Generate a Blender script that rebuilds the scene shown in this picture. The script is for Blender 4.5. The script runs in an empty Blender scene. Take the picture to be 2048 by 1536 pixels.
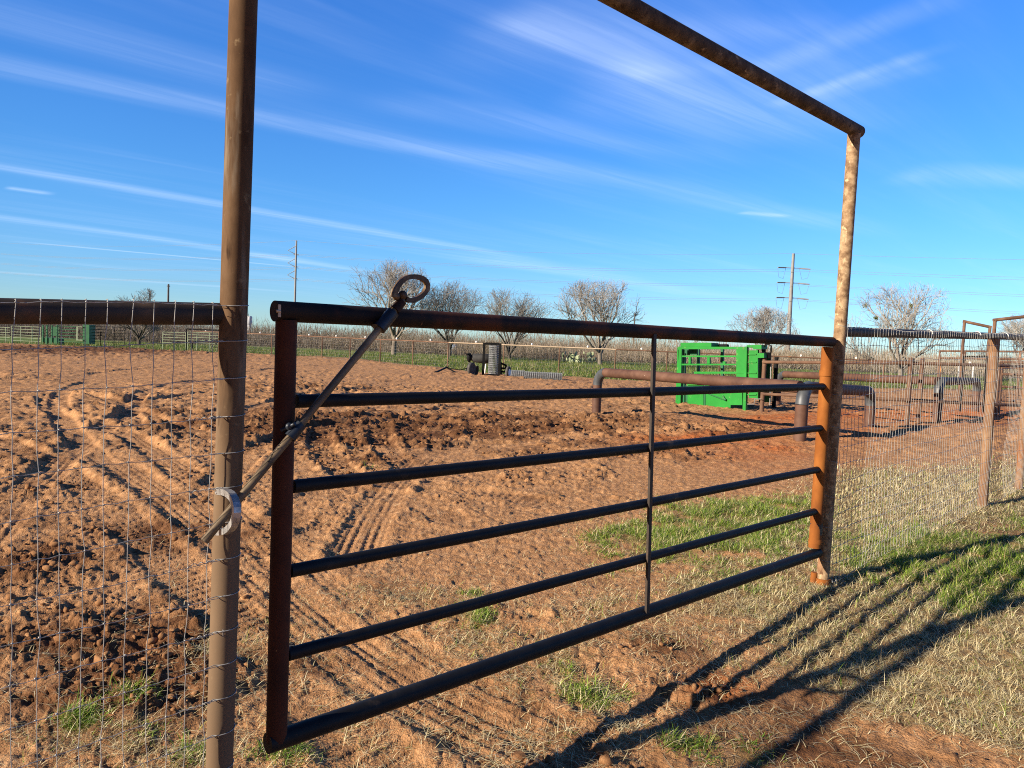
import bpy, math, random
import numpy as np
from mathutils import Vector, Matrix

random.seed(7)
RNG = np.random.default_rng(11)
scene = bpy.context.scene
COL = scene.collection
R = math.radians

# ------------------------------------------------------------------ camera
F = 1540.0                       # focal length in pixels of the 2048 wide photograph
CAM = Vector((0, 0, 1.5))
PITCH, ROLL = R(3.085), math.atan(0.042)
fwd = Vector((0, math.cos(PITCH), -math.sin(PITCH)))
r0 = Vector((1, 0, 0)); u0 = Vector((0, math.sin(PITCH), math.cos(PITCH)))
right = r0 * math.cos(ROLL) + u0 * math.sin(ROLL)
up = u0 * math.cos(ROLL) - r0 * math.sin(ROLL)
cam = bpy.data.cameras.new("camera"); cam.sensor_width = 36.0; cam.lens = 36.0 * F / 2048
cam.clip_start = 0.05; cam.clip_end = 6000
camo = bpy.data.objects.new("camera", cam); COL.objects.link(camo)
m = Matrix.Identity(4)
for i in range(3):
    m[i][0] = right[i]; m[i][1] = up[i]; m[i][2] = -fwd[i]; m[i][3] = CAM[i]
camo.matrix_world = m
scene.camera = camo

# ------------------------------------------------------------------ sun, sky, exposure
SUN_TRAVEL = R(31.0)             # direction the light travels over the ground, from +X towards +Y
SUN_EL = R(20.5)
scene.view_settings.view_transform = 'Standard'
scene.view_settings.look = 'None'
scene.view_settings.gamma = 1
scene.view_settings.exposure = 1.15
scene.cycles.use_denoising = False
scene.cycles.filter_width = 1.05
trav = Vector((math.cos(SUN_TRAVEL) * math.cos(SUN_EL), math.sin(SUN_TRAVEL) * math.cos(SUN_EL), -math.sin(SUN_EL)))
sun = bpy.data.lights.new("sun", 'SUN'); sun.energy = 5.0; sun.angle = R(0.5); sun.color = (1.0, 0.88, 0.72)
suno = bpy.data.objects.new("sun", sun); COL.objects.link(suno)
suno.rotation_euler = trav.to_track_quat('-Z', 'Y').to_euler()
suno.location = (-20, -10, 20)

def pdir(px, py):
    return fwd + right * ((px - 1024) / F) + up * ((768 - py) / F)

world = bpy.data.worlds.new("World"); scene.world = world; world.use_nodes = True
wn, wl = world.node_tree.nodes, world.node_tree.links
for n in list(wn): wn.remove(n)
def N(tree, typ, **kw):
    n = tree.nodes.new(typ)
    for k, v in kw.items(): setattr(n, k, v)
    return n
def wmath(op, a, b=None, clamp=False):
    n = N(world.node_tree, 'ShaderNodeMath', operation=op); n.use_clamp = clamp
    for i, v in enumerate((a, b)):
        if v is None: continue
        if isinstance(v, (int, float)): n.inputs[i].default_value = v
        else: wl.new(v, n.inputs[i])
    return n.outputs[0]
def wrange(v, a, b, c=0.0, d=1.0):
    n = N(world.node_tree, 'ShaderNodeMapRange', interpolation_type='SMOOTHSTEP')
    for i, q in enumerate((a, b, c, d)): n.inputs[i + 1].default_value = q
    wl.new(v, n.inputs[0]); return n.outputs[0]
wout = N(world.node_tree, 'ShaderNodeOutputWorld')
bg = N(world.node_tree, 'ShaderNodeBackground'); bg.inputs[1].default_value = 0.068
sky = N(world.node_tree, 'ShaderNodeTexSky', sky_type='NISHITA'); sky.sun_disc = False
sky.sun_elevation = SUN_EL
# sun azimuth: the sky node measures it from +Y, clockwise seen from above
sky.sun_rotation = math.atan2(-trav.x, -trav.y)
sky.air_density = 1.0; sky.dust_density = 0.1; sky.ozone_density = 3.0; sky.altitude = 200
hs = N(world.node_tree, 'ShaderNodeHueSaturation'); hs.inputs['Saturation'].default_value = 1.04; hs.inputs['Value'].default_value = 1.0
wl.new(sky.outputs[0], hs.inputs['Color'])
tc = N(world.node_tree, 'ShaderNodeTexCoord')
sep = N(world.node_tree, 'ShaderNodeSeparateXYZ'); wl.new(tc.outputs['Generated'], sep.inputs[0])
zz = wmath('MAXIMUM', sep.outputs[2], 0.02)
cx = wmath('DIVIDE', sep.outputs[0], zz); cy = wmath('DIVIDE', sep.outputs[1], zz)
comb = N(world.node_tree, 'ShaderNodeCombineXYZ'); wl.new(cx, comb.inputs[0]); wl.new(cy, comb.inputs[1])
def wnoise(vec, scale, detail, rough=0.55, dist=0.0):
    n = N(world.node_tree, 'ShaderNodeTexNoise'); n.inputs['Scale'].default_value = scale
    n.inputs['Detail'].default_value = detail; n.inputs['Roughness'].default_value = rough; n.inputs['Distortion'].default_value = dist
    wl.new(vec, n.inputs['Vector']); return n.outputs[0]
def wmap(vec, rot, scl, loc=(0, 0, 0)):
    n = N(world.node_tree, 'ShaderNodeMapping', vector_type='TEXTURE'); n.inputs['Rotation'].default_value = (0, 0, rot)
    n.inputs['Scale'].default_value = scl; n.inputs['Location'].default_value = loc
    wl.new(vec, n.inputs[0]); return n.outputs[0]
warp1 = wnoise(comb.outputs[0], 0.28, 3)
# streaks of high cloud: lines in the plane of the cloud layer
STREAKS = [  # p0 (photo pixel), p1, half width, strength, fade at the ends
    ((-300, 275), (1100, 525), 0.18, 0.55), ((-300, 75), (1150, 350), 0.20, 0.36), ((900, 300), (1800, 470), 0.30, 0.34),
    ((-200, 405), (720, 540), 0.30, 0.45), ((20, 482), (640, 538), 0.10, 0.85), ((-200, 530), (620, 585), 0.5, 0.55),
    ((480, 505), (760, 545), 0.35, 0.5), ((900, 505), (1500, 600), 0.6, 0.42), ((700, 190), (1500, 330), 0.2, 0.26), ((-200, -20), (700, 190), 0.2, 0.24),
    ((1240, 150), (1560, 130), 0.10, 0.18), ((1540, 215), (1900, 90), 0.055, 0.42), ((1600, 205), (1890, 120), 0.09, 0.25), ((1500, 150), (1940, -20), 0.09, 0.30), ((1180, 120), (1500, 300), 0.2, 0.24), ((1330, 60), (1700, 60), .12, .2),
    ((1000, 20), (1330, 160), 0.2, 0.36), ((950, 20), (1750, 210), 0.5, .30), ((1120, 190), (1750, 270), 0.4, .30), ((1480, 424), (1580, 433), 0.08, 0.7), ((1780, 350), (2200, 360), 0.25, 0.4), ((10, 374), (110, 388), 0.12, 0.6)]
fib = wnoise(wmap(comb.outputs[0], R(42), (2.2, 0.16, 1)), 1.0, 8, 0.66, 0.6)
fibm = wrange(fib, 0.22, 0.80)
total = None
for (a, b, hw, stg) in STREAKS:
    da, db = pdir(*a), pdir(*b)
    A = Vector((da.x / da.z, da.y / da.z)); B = Vector((db.x / db.z, db.y / db.z))
    L = (B - A).length; t = (B - A) / L; nrm = Vector((-t.y, t.x))
    wob = wmath('MULTIPLY', wmath('SUBTRACT', warp1, 0.5), hw * 3.2)
    v = wmath('ADD', wmath('ADD', wmath('MULTIPLY', cx, nrm.x), wmath('MULTIPLY', cy, nrm.y)), -(A.dot(nrm)))
    v = wmath('ABSOLUTE', wmath('ADD', v, wob))
    s = wmath('ADD', wmath('ADD', wmath('MULTIPLY', cx, t.x), wmath('MULTIPLY', cy, t.y)), -(A.dot(t)))
    inten = wmath('MULTIPLY', wrange(v, 0.0, hw * 1.35, stg, 0.0), wmath('MULTIPLY', wrange(s, -0.04 * L, 0.16 * L), wrange(s, 0.7 * L, 1.08 * L, 1.0, 0.0)))
    total = inten if total is None else wmath('ADD', total, inten)
total = wmath('MULTIPLY', total, wmath('ADD', wmath('MULTIPLY', fibm, 0.7), 0.30))
# soft veil, thicker to the right
veil = wrange(wnoise(wmap(comb.outputs[0], R(48), (6.0, 0.9, 1), (3, 1, 0)), 0.9, 5, 0.6, 0.5), 0.42, 0.78)
veil = wmath('MULTIPLY', veil, wmath('MULTIPLY', wmath('ADD', fibm, 0.2), 0.22))
total = wmath('ADD', total, veil)
total = wmath('MULTIPLY', total, wrange(sep.outputs[2], 0.0, 0.07), clamp=True)
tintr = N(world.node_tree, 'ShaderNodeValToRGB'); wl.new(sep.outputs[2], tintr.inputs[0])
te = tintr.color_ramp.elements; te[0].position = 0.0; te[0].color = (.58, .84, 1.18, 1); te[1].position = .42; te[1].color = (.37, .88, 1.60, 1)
te.new(1.0).color = (.08, .22, .45, 1); te.new(.06).color = (.50, .80, 1.22, 1); te.new(.17).color = (.43, .86, 1.30, 1)  # zenith darkened by hand to cut the skylight in shadows
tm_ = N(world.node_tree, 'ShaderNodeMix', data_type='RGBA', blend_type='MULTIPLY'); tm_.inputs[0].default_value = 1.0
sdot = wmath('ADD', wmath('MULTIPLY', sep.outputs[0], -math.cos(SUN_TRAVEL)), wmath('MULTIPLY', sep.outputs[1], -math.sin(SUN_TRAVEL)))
sfac = wrange(sdot, -0.05, 0.75, 1.0, 0.16)  # invented dimming of the sky on the sun's side, to deepen shadows
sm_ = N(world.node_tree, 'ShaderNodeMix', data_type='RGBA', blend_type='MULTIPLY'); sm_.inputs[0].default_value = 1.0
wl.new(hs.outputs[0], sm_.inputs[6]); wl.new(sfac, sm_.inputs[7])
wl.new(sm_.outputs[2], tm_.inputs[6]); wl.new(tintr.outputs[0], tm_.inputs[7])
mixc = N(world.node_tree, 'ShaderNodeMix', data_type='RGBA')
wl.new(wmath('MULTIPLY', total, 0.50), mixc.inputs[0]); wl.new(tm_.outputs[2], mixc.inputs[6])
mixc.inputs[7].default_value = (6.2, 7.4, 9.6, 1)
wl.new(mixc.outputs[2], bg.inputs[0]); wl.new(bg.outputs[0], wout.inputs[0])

# ------------------------------------------------------------------ numpy noise
def _hash(ix, iy, seed):
    h = (ix.astype(np.int64) * 374761393 + iy.astype(np.int64) * 668265263 + seed * 1442695041) & 0xFFFFFFFF
    h = ((h ^ (h >> 13)) * 1274126177) & 0xFFFFFFFF
    h = ((h ^ (h >> 16)) * 2246822519) & 0xFFFFFFFF
    return (h ^ (h >> 15)) & 0xFFFFFFFF
def noise(x, y, seed=0):
    ix, iy = np.floor(x), np.floor(y); fx, fy = x - ix, y - iy
    ux = fx * fx * fx * (fx * (fx * 6 - 15) + 10); uy = fy * fy * fy * (fy * (fy * 6 - 15) + 10)
    def g(ox, oy):
        a = _hash(ix + ox, iy + oy, seed) * (2 * np.pi / 4294967296.0)
        return np.cos(a) * (fx - ox) + np.sin(a) * (fy - oy)
    a = g(0, 0); b = g(1, 0); c = g(0, 1); d = g(1, 1)
    return 1.4 * ((a + (b - a) * ux) * (1 - uy) + (c + (d - c) * ux) * uy)
def fbm(x, y, sc, octv, seed, gain=0.5):
    t = 0; amp = 1.0; tot = 0
    for o in range(octv):
        t = t + amp * noise(x / sc + 17.3 * o, y / sc - 9.1 * o, seed + o); tot += amp
        amp *= gain; sc *= 0.5
    return t / tot
def worley(x, y, sc, seed):
    """nearest cell: distance in a skewed metric that gives angular cells, a random value, and a random tilt across the cell"""
    x = x / sc; y = y / sc; ix, iy = np.floor(x), np.floor(y)
    best = np.full(x.shape, 9.0); val = np.zeros(x.shape); tl = np.zeros(x.shape)
    for ox in (-1, 0, 1):
        for oy in (-1, 0, 1):
            cx_, cy_ = ix + ox, iy + oy
            h = _hash(cx_, cy_, seed); h2 = _hash(cx_, cy_, seed + 91)
            dx = cx_ + (h & 0xFFFF) / 65536.0 - x; dy = cy_ + (h >> 16) / 65536.0 - y
            a = (h2 >> 16) * (np.pi / 65536.0); ca, sa = np.cos(a), np.sin(a)
            u, v = np.abs(dx * ca + dy * sa), np.abs(dy * ca - dx * sa)
            d = np.maximum(np.maximum(u, v * 1.15), .72 * (u + v))
            k = d < best
            best = np.where(k, d, best); val = np.where(k, (h2 & 0xFFFF) / 65536.0, val)
            tl = np.where(k, dx * np.cos(2 * a) + dy * np.sin(2 * a), tl)
    return best, val, tl
def sstep(a, b, x):
    t = np.clip((x - a) / (b - a), 0, 1); return t * t * (3 - 2 * t)

# ------------------------------------------------------------------ terrain
FU = Vector((0.731, 0.682))          # direction of the fence line on the ground
FP = Vector((-0.81, 2.17))           # foot of the left gate post
def base_z(x, y):
    x = np.asarray(x, float); y = np.asarray(y, float)
    s = (x - FP.x) * FU.x + (y - FP.y) * FU.y
    q = -(x - FP.x) * FU.y + (y - FP.y) * FU.x       # into the arena
    rise = -0.03 + 0.027 * np.clip(s, -4, 9) - 0.075 * np.exp(-((s - 1.5) / 1.7) ** 2 - ((q + 0.5) / 1.3) ** 2)
    return rise * np.exp(-(np.maximum(q - 1.5, 0) / 6.0) ** 2) * np.exp(-(np.maximum(s - 12, 0) / 15.0) ** 2)
def G(px, py):
    """point of the ground seen at a photo pixel"""
    d = pdir(px, py); z = 0.0
    for _ in range(12):
        t = (z - CAM.z) / d.z; p = CAM + d * t; z = float(base_z(p.x, p.y))
    return Vector((p.x, p.y, z))
def PY(px, py, y):
    d = pdir(px, py); return CAM + d * (y / d.y)
def PP(px, py, o, n):
    d = pdir(px, py); return CAM + d * ((o - CAM).dot(n) / d.dot(n))
def gz(x, y): return float(base_z(x, y))

TRACKS = [  # wheel tracks: photo pixels on the ground
    [(1240, 1536), (1030, 1445), (860, 1350), (700, 1230), (560, 1110), (430, 1000), (300, 900), (190, 850), (110, 830), (90, 800)],
    [(760, 1536), (640, 1400), (520, 1290), (400, 1180), (270, 1060), (150, 960), (40, 900), (-80, 860)],
    [(860, 975), (790, 920), (760, 880), (775, 850), (840, 830), (930, 815)],
    [(720, 970), (670, 930), (640, 895), (650, 865), (700, 845), (800, 825)],
    [(1260, 905), (1130, 905), (1010, 892), (880, 905), (800, 960), (740, 1040), (700, 1130)],
    [(330, 790), (260, 770), (200, 765), (150, 775), (120, 800), (130, 850), (200, 930)],
    [(600, 770), (500, 760), (380, 765), (300, 785), (260, 820), (270, 860)],
    [(1000, 800), (820, 780), (640, 790), (520, 815), (440, 850)],
    [(700, 745), (560, 738), (420, 735), (300, 738), (180, 750)],
    [(900, 1040), (830, 1000), (700, 985), (620, 1000), (560, 1050)],
    [(1120, 1536), (930, 1450), (770, 1360), (620, 1250), (470, 1110), (340, 1000), (210, 915)],
    [(420, 880), (300, 840), (200, 800), (80, 780), (-60, 775)], [(560, 800), (420, 790), (300, 810), (180, 880), (60, 980), (-40, 1090)],
    [(1060, 870), (900, 850), (760, 845), (620, 860), (520, 900), (440, 970)], [(1180, 800), (1000, 775), (820, 765), (640, 768)],
    [(1100, 1010), (960, 985), (840, 990), (740, 1030)], [(880, 730), (740, 728), (600, 735), (480, 748)], [(430, 745), (300, 752), (160, 742), (20, 745)],
]
TR = [[G(*p) for p in t] for t in TRACKS]
def smooth_line(pts, n=6):
    out = []
    for i in range(len(pts) - 1):
        p0 = pts[max(i - 1, 0)]; p1 = pts[i]; p2 = pts[i + 1]; p3 = pts[min(i + 2, len(pts) - 1)]
        for k in range(n):
            t = k / n
            out.append(0.5 * ((2 * p1) + (p2 - p0) * t + (2 * p0 - 5 * p1 + 4 * p2 - p3) * t * t + (3 * p1 - p0 - 3 * p2 + p3) * t ** 3))
    out.append(pts[-1]); return out
TRS = [np.array([[p.x, p.y] for p in smooth_line(t, 5)]) for t in TR]
def polydist(x, y, P, reach):
    d = np.full(x.shape, 9.0); s = np.zeros(x.shape); sd = np.zeros(x.shape); acc = 0.0
    for i in range(len(P) - 1):
        a, b = P[i], P[i + 1]; ab = b - a; L = math.hypot(*ab)
        if L < 1e-6: continue
        near = (x > min(a[0], b[0]) - reach) & (x < max(a[0], b[0]) + reach) & (y > min(a[1], b[1]) - reach) & (y < max(a[1], b[1]) + reach)
        if near.any():
            xx = x[near] - a[0]; yy = y[near] - a[1]
            t = np.clip((xx * ab[0] + yy * ab[1]) / L / L, 0, 1)
            ex = xx - t * ab[0]; ey = yy - t * ab[1]; dd = np.hypot(ex, ey)
            sg = np.sign(ab[0] * yy - ab[1] * xx)
            cur = d[near]; k = dd < cur
            cur[k] = dd[k]; d[near] = cur
            c2 = s[near]; c2[k] = acc + t[k] * L; s[near] = c2
            c3 = sd[near]; c3[k] = sg[k]; sd[near] = c3
        acc += L
    return d, s, sd

_BL = {}
def blob_add(t, x, y, px, py, rx, ry, amp):
    key = (px, py, rx, ry)
    if key not in _BL:
        c = G(px, py); e1 = G(px + rx, py); e2 = G(px, py - ry)
        M = np.array([[e1.x - c.x, e2.x - c.x], [e1.y - c.y, e2.y - c.y]])
        _BL[key] = (c.x, c.y, np.linalg.inv(M), 2.3 * (np.abs(M[0]).sum()), 2.3 * (np.abs(M[1]).sum()))
    cx_, cy_, I, bx_, by_ = _BL[key]
    k = (np.abs(x - cx_) < bx_) & (np.abs(y - cy_) < by_)
    if k.any():
        dx, dy = x[k] - cx_, y[k] - cy_
        t[k] += amp * np.exp(-((I[0, 0] * dx + I[0, 1] * dy) ** 2 + (I[1, 0] * dx + I[1, 1] * dy) ** 2))
def blob(x, y, px, py, rx, ry):
    """soft ellipse on the ground: centre and radii given in photo pixels"""
    c = G(px, py); e1 = G(px + rx, py); e2 = G(px, py - ry)
    ax = (e1 - c); ay = (e2 - c)
    M = np.array([[ax.x, ay.x], [ax.y, ay.y]]); I = np.linalg.inv(M)
    dx, dy = x - c.x, y - c.y
    a = I[0, 0] * dx + I[0, 1] * dy; b = I[1, 0] * dx + I[1, 1] * dy
    return np.exp(-(a * a + b * b))

GREEN = [(1330, 1085, 110, 34, 1.0), (1450, 1035, 150, 24, 1.0), (1500, 1075, 90, 30, .9), (1560, 1010, 80, 16, .7), (1500, 1165, 60, 16, .55), (1120, 1365, 70, 28, .42), (1190, 1395, 55, 22, .45),
         (1480, 1510, 60, 32, .8), (1380, 1490, 50, 22, .45), (940, 1235, 45, 18, .7), (960, 1190, 40, 10, .35), (600, 1500, 80, 30, .42), (380, 1490, 80, 36, .36), (160, 1450, 50, 24, .42),
         (540, 1450, 30, 30, .5), (1880, 1110, 130, 40, .85), (1990, 1150, 110, 40, .9), (2040, 1080, 60, 40, .8), (1750, 1130, 60, 30, .6), (1780, 1075, 90, 30, .4), (250, 1400, 50, 20, .35),
         (1960, 1200, 110, 20, .6), (1000, 1320, 60, 14, .3), (330, 940, 40, 8, .25), (730, 940, 30, 6, .2), (600, 890, 60, 8, .2)]
DRY = [(1850, 1250, 230, 120, 1.1), (1980, 1350, 160, 90, 1.0), (1650, 1240, 150, 60, .95), (1500, 1190, 160, 50, .75), (1750, 1080, 150, 50, 1.0), (1900, 1000, 200, 50, 1.0), (1760, 980, 120, 40, .9),
       (1250, 1230, 150, 40, .28), (1080, 1330, 140, 60, .32), (900, 1290, 160, 40, .2), (1450, 1060, 230, 60, .5), (2048, 1450, 60, 40, .5), (1400, 1310, 80, 40, .2), (2040, 960, 120, 40, .9),
       (700, 1480, 160, 60, .3), (1250, 1480, 160, 50, .26), (500, 1300, 160, 60, .22), (1000, 1450, 120, 40, .15), (800, 1200, 200, 40, .25), (2300, 1250, 300, 200, 1.0), (250, 1500, 260, 60, .4), (1700, 1330, 120, 50, .6), (1800, 1535, 300, 85, -1.5), (1560, 1430, 110, 45, -.5), (1450, 1400, 120, 50, -.4)]
CHURN = [(180, 1280, 260, 70, .75), (330, 1390, 160, 60, .6), (90, 1130, 140, 50, .55), (300, 1080, 200, 45, .35), (850, 850, 320, 28, .9), (700, 900, 90, 40, .5), (1010, 960, 60, 16, .6), (1190, 950, 40, 18, .8), (1330, 910, 120, 16, .5),
         (480, 850, 220, 30, .6), (220, 700, 400, 8, .8), (620, 780, 200, 14, .6), (1250, 850, 160, 22, .7), (1430, 1390, 60, 26, .9), (1330, 1300, 60, 22, .5), (1600, 1490, 70, 20, .5), (540, 1110, 60, 60, .5),
         (1500, 870, 120, 18, .5), (30, 900, 100, 60, .5), (400, 960, 70, 30, .5), (650, 700, 100, 3, .5), (880, 1010, 25, 10, .4)]
SMOOTH = [(900, 1080, 280, 60, .8), (200, 740, 420, 18, .55), (650, 1130, 120, 50, .4), (800, 740, 250, 10, .6), (1200, 1150, 200, 30, .4), (1450, 960, 220, 24, .5), (1700, 940, 260, 30, .6), (1700, 1480, 200, 40, .5)]
DAMP = [(1000, 1430, 260, 80, .40), (1450, 1400, 160, 60, .65), (1720, 1480, 280, 70, .55), (180, 1310, 260, 110, .35), (330, 1080, 160, 60, .25), (1250, 905, 200, 25, .3), (820, 850, 300, 30, .25), (760, 1180, 120, 40, .35), (640, 1400, 90, 90, .3), (1330, 1300, 120, 50, .35), (200, 700, 400, 6, .4), (60, 1100, 120, 60, .3)]
ORANGE = [(1570, 840, 120, 12, 1.0), (1400, 885, 130, 10, .8), (1540, 905, 130, 22, .6), (1720, 832, 90, 10, .6), (1950, 830, 130, 14, .9), (1700, 870, 80, 14, .5), (1000, 1340, 25, 12, .6), (1430, 1375, 80, 30, .35), (560, 1460, 25, 14, .4)]
def field(x, y, items):
    t = np.zeros(x.shape)
    for (px, py, rx, ry, a) in items: blob_add(t, x, y, px, py, rx, ry, a)
    return t
EDGE = ([-90, -16, -11, 0, 8, 14, 30, 60, 140], [54, 50.5, 51, 35.5, 34.5, 36, 44, 46, 60])
def masks(x, y):
    dist = np.hypot(x, y)
    n1 = fbm(x, y, 0.9, 4, 31); n2 = fbm(x, y, 0.25, 3, 57)
    churn = np.clip(0.28 + field(x, y, CHURN) - field(x, y, SMOOTH) + 0.75 * n1, 0, 1.2)
    fg = field(x, y, GREEN); gr = np.clip(fg + 0.9 * (n1 * 0.7 + n2) * np.minimum(fg * 3, 1), 0, 1)
    fd = field(x, y, DRY); dry = np.clip(fd + 0.75 * (n1 * 0.6 + n2) * np.minimum(fd * 2, 1), 0, 1)
    yb = np.interp(x, *EDGE)
    past = sstep(-1.5, 1.5, y - yb + 2.2 * fbm(x, y, 5.0, 4, 77))
    return churn, gr, dry, past
def height(x, y, mk=None):
    churn, gr, dry, past = mk if mk is not None else masks(x, y)
    dist = np.hypot(x, y)
    h = base_z(x, y)
    dirt = (1 - past) * (1 - 0.75 * np.clip(dry * 0.9, 0, 1))
    h = h + dirt * 0.035 * fbm(x, y, 2.2, 3, 3) + past * 0.10 * fbm(x, y, 9, 3, 5)
    # churned clods
    w1, w2 = noise(x / .17, y / .17, 8), noise(x / .17, y / .17, 9)
    w3, w4 = noise(x / .045, y / .045, 10), noise(x / .045, y / .045, 11)
    wx = x + 0.05 * w1 + .014 * w3; wy = y + 0.05 * w2 + .014 * w4
    def chunk(sc, seed, thr, r):
        f, v, tl = worley(wx, wy, sc, seed)
        return np.clip((1 - (f / r) ** 3), 0, 1) ** .5 * (v > thr) * (.35 + .65 * (v - thr) / (1 - thr)) * np.clip(.75 + 1.5 * tl, .15, 1.7)
    knob = .75 + .5 * fbm(x, y, .05, 3, 171)
    ridge = 1 - np.abs(fbm(wx, wy, 0.42, 4, 41)) * 3.2
    ridge2 = 1 - np.abs(fbm(wx * 0.8 + wy * 0.5, wy * 0.9 - wx * 0.4, 0.17, 3, 45)) * 3.0
    ck = np.clip(churn - .15, 0, 1)
    rough = (0.060 * chunk(.34, 23, .80, .60) * ck + 0.034 * chunk(.17, 21, .62, .60) + 0.019 * chunk(.08, 22, .5, .62)) * knob + (0.0
             + 0.018 * np.clip(ridge, -0.6, 1) + 0.013 * np.clip(ridge2, -0.6, 1))
    far_ = sstep(7, 16, dist)
    wr = 1 - np.abs(fbm(x * .8 + y * .25, y, 1.3, 4, 141)) * 3.0
    wr2 = 1 - np.abs(fbm(x, y * .8 - x * .2, .55, 3, 143)) * 3.0
    patch = np.clip(.65 + 1.5 * fbm(x, y, 4.5, 3, 147), .28, 1.4)
    h = h + dirt * far_ * patch * (.040 * np.clip(wr, -.5, 1) + .038 * np.clip(wr2, -.5, 1) + .012 * chunk(.55, 31, .7, .6) + .024 * chunk(.26, 32, .5, .6) + .022 * chunk(.13, 33, .45, .6))
    near_soft = 1.25
    h = h + dirt * (1 - .6 * sstep(.1, .6, dry)) * .011 * fbm(x, y, .11, 4, 151, .65) * (.35 + .9 * churn)
    h = h + dirt * (0.20 + 0.95 * churn ** 1.3) * rough * near_soft * np.clip(0.75 + dist / 30, 0, 1.6)
    grit = np.exp(-np.maximum(dist - 8, 0) / 5)
    h = h + dirt * grit * (0.013 * fbm(x, y * .9 + x * .25, 0.05, 3, 61, .65) * (.6 + .8 * sstep(2.5, 7, dist)) + .011 * chunk(.036, 24, .5, .62) * (.35 + churn))
    h = h + grit * np.clip(dry, 0, 1) * (1 - past) * (.022 * fbm(x, y, .10, 3, 161) + .012 * fbm(x, y, .035, 2, 165))
    # wheel tracks
    for i, P in enumerate(TRS):
        lo, hi = P.min(0) - 0.8, P.max(0) + 0.8
        k = (x > lo[0]) & (x < hi[0]) & (y > lo[1]) & (y < hi[1])
        if not k.any(): continue
        d, s, sd = polydist(x[k], y[k], P, 0.7)
        w = 0.17
        band = 1 - sstep(w * 0.8, w * 1.15, d)
        berm = np.exp(-((d - w * 1.35) / 0.055) ** 2) * (0.5 + 0.8 * noise(s / .13, sd * 3.3, 70 + i))
        fade = np.clip(0.55 + 0.8 * noise(s / 1.3, sd * 0 + i, 80 + i), 0.05, 1)
        lug = np.where(np.sin(2 * np.pi * (s / 0.085 + sd * d * 4.0)) > 0.15, 1.0, 0.0) * 0.011
        rib = np.where(np.sin(2 * np.pi * d / 0.062) > 0.1, 1.0, 0.0) * 0.009
        hk = h[k]
        bz = base_z(x[k], y[k])
        flat = bz - 0.022 + (lug if i % 2 else rib + lug * .4) + (hk - bz) * 0.22
        hk = hk * (1 - band * fade) + flat * band * fade + berm * fade * 0.032 * (dirt[k] * .8 + .2)
        h[k] = hk
    return h

# ------------------------------------------------------------------ material helpers
def mat(name):
    mt = bpy.data.materials.new(name); mt.use_nodes = True
    nt = mt.node_tree; b = nt.nodes['Principled BSDF']
    return mt, nt, b
def L(nt, a, b): nt.links.new(a, b)
def mnoise(nt, scale, detail=4, rough=0.55, coord='Object', vscale=None, dist=0):
    t = N(nt, 'ShaderNodeTexCoord'); src = t.outputs[coord]
    if vscale:
        mp = N(nt, 'ShaderNodeMapping'); mp.inputs['Scale'].default_value = vscale; L(nt, src, mp.inputs[0]); src = mp.outputs[0]
    n = N(nt, 'ShaderNodeTexNoise'); n.inputs['Scale'].default_value = scale; n.inputs['Detail'].default_value = detail
    n.inputs['Roughness'].default_value = rough; n.inputs['Distortion'].default_value = dist
    L(nt, src, n.inputs['Vector']); return n.outputs[0]
def ramp(nt, v, stops):
    r = N(nt, 'ShaderNodeValToRGB'); L(nt, v, r.inputs[0])
    e = r.color_ramp.elements
    while len(e) < len(stops): e.new(0.5)
    for i, (p, c) in enumerate(stops):
        e[i].position = p; e[i].color = (*c, 1) if len(c) == 3 else c
    return r.outputs[0]
def mix(nt, f, a, b, blend='MIX'):
    n = N(nt, 'ShaderNodeMix', data_type='RGBA', blend_type=blend)
    for i, v in ((0, f), (6, a), (7, b)):
        if isinstance(v, (int, float)): n.inputs[i].default_value = v
        elif isinstance(v, tuple): n.inputs[i].default_value = (*v, 1)
        else: L(nt, v, n.inputs[i])
    return n.outputs[2]
def mrange(nt, v, a, b, c=0.0, d=1.0):
    n = N(nt, 'ShaderNodeMapRange', interpolation_type='SMOOTHSTEP'); L(nt, v, n.inputs[0])
    for i, q in enumerate((a, b, c, d)): n.inputs[i + 1].default_value = q
    return n.outputs[0]
def bump(nt, b, v, strength, dist):
    n = N(nt, 'ShaderNodeBump'); n.inputs['Strength'].default_value = strength; n.inputs['Distance'].default_value = dist
    L(nt, v, n.inputs['Height']); L(nt, n.outputs[0], b.inputs['Normal'])
def mottled(name, stops, scale, rough=0.7, metal=0.0, spec=0.4, bmp=0.3, bdist=0.002, detail=6, extra=None, vscale=None):
    mt, nt, b = mat(name)
    v = mnoise(nt, scale, detail, 0.62, vscale=vscale)
    c = ramp(nt, v, stops)
    if extra:                                # (scale, low, high, colour): patches of a second colour
        for (sc2, lo, hi, col2, vs2) in extra:
            v2 = mnoise(nt, sc2, 5, 0.6, vscale=vs2)
            c = mix(nt, mrange(nt, v2, lo, hi), c, col2)
    L(nt, c, b.inputs['Base Color'])
    b.inputs['Roughness'].default_value = rough; b.inputs['Metallic'].default_value = metal
    b.inputs['Specular IOR Level'].default_value = spec
    if bmp: bump(nt, b, mnoise(nt, scale * 2.3, 5, 0.6), bmp, bdist)
    return mt
MAT = {}
MAT['brown_pipe'] = mottled('dusty_brown_pipe', [(.3, (.048, .024, .012)), (.5, (.092, .052, .027)), (.68, (.155, .094, .052))], 9, .85, spec=.1, extra=[(28, .60, .74, (.19, .13, .072), None), (14, .52, .66, (.165, .125, .088), (1, 1, .12)), (18, .58, .7, (.035, .018, .010), (1, 1, .2)), (5, .62, .75, (.16, .07, .03), None)], vscale=(1, 1, .35))
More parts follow.
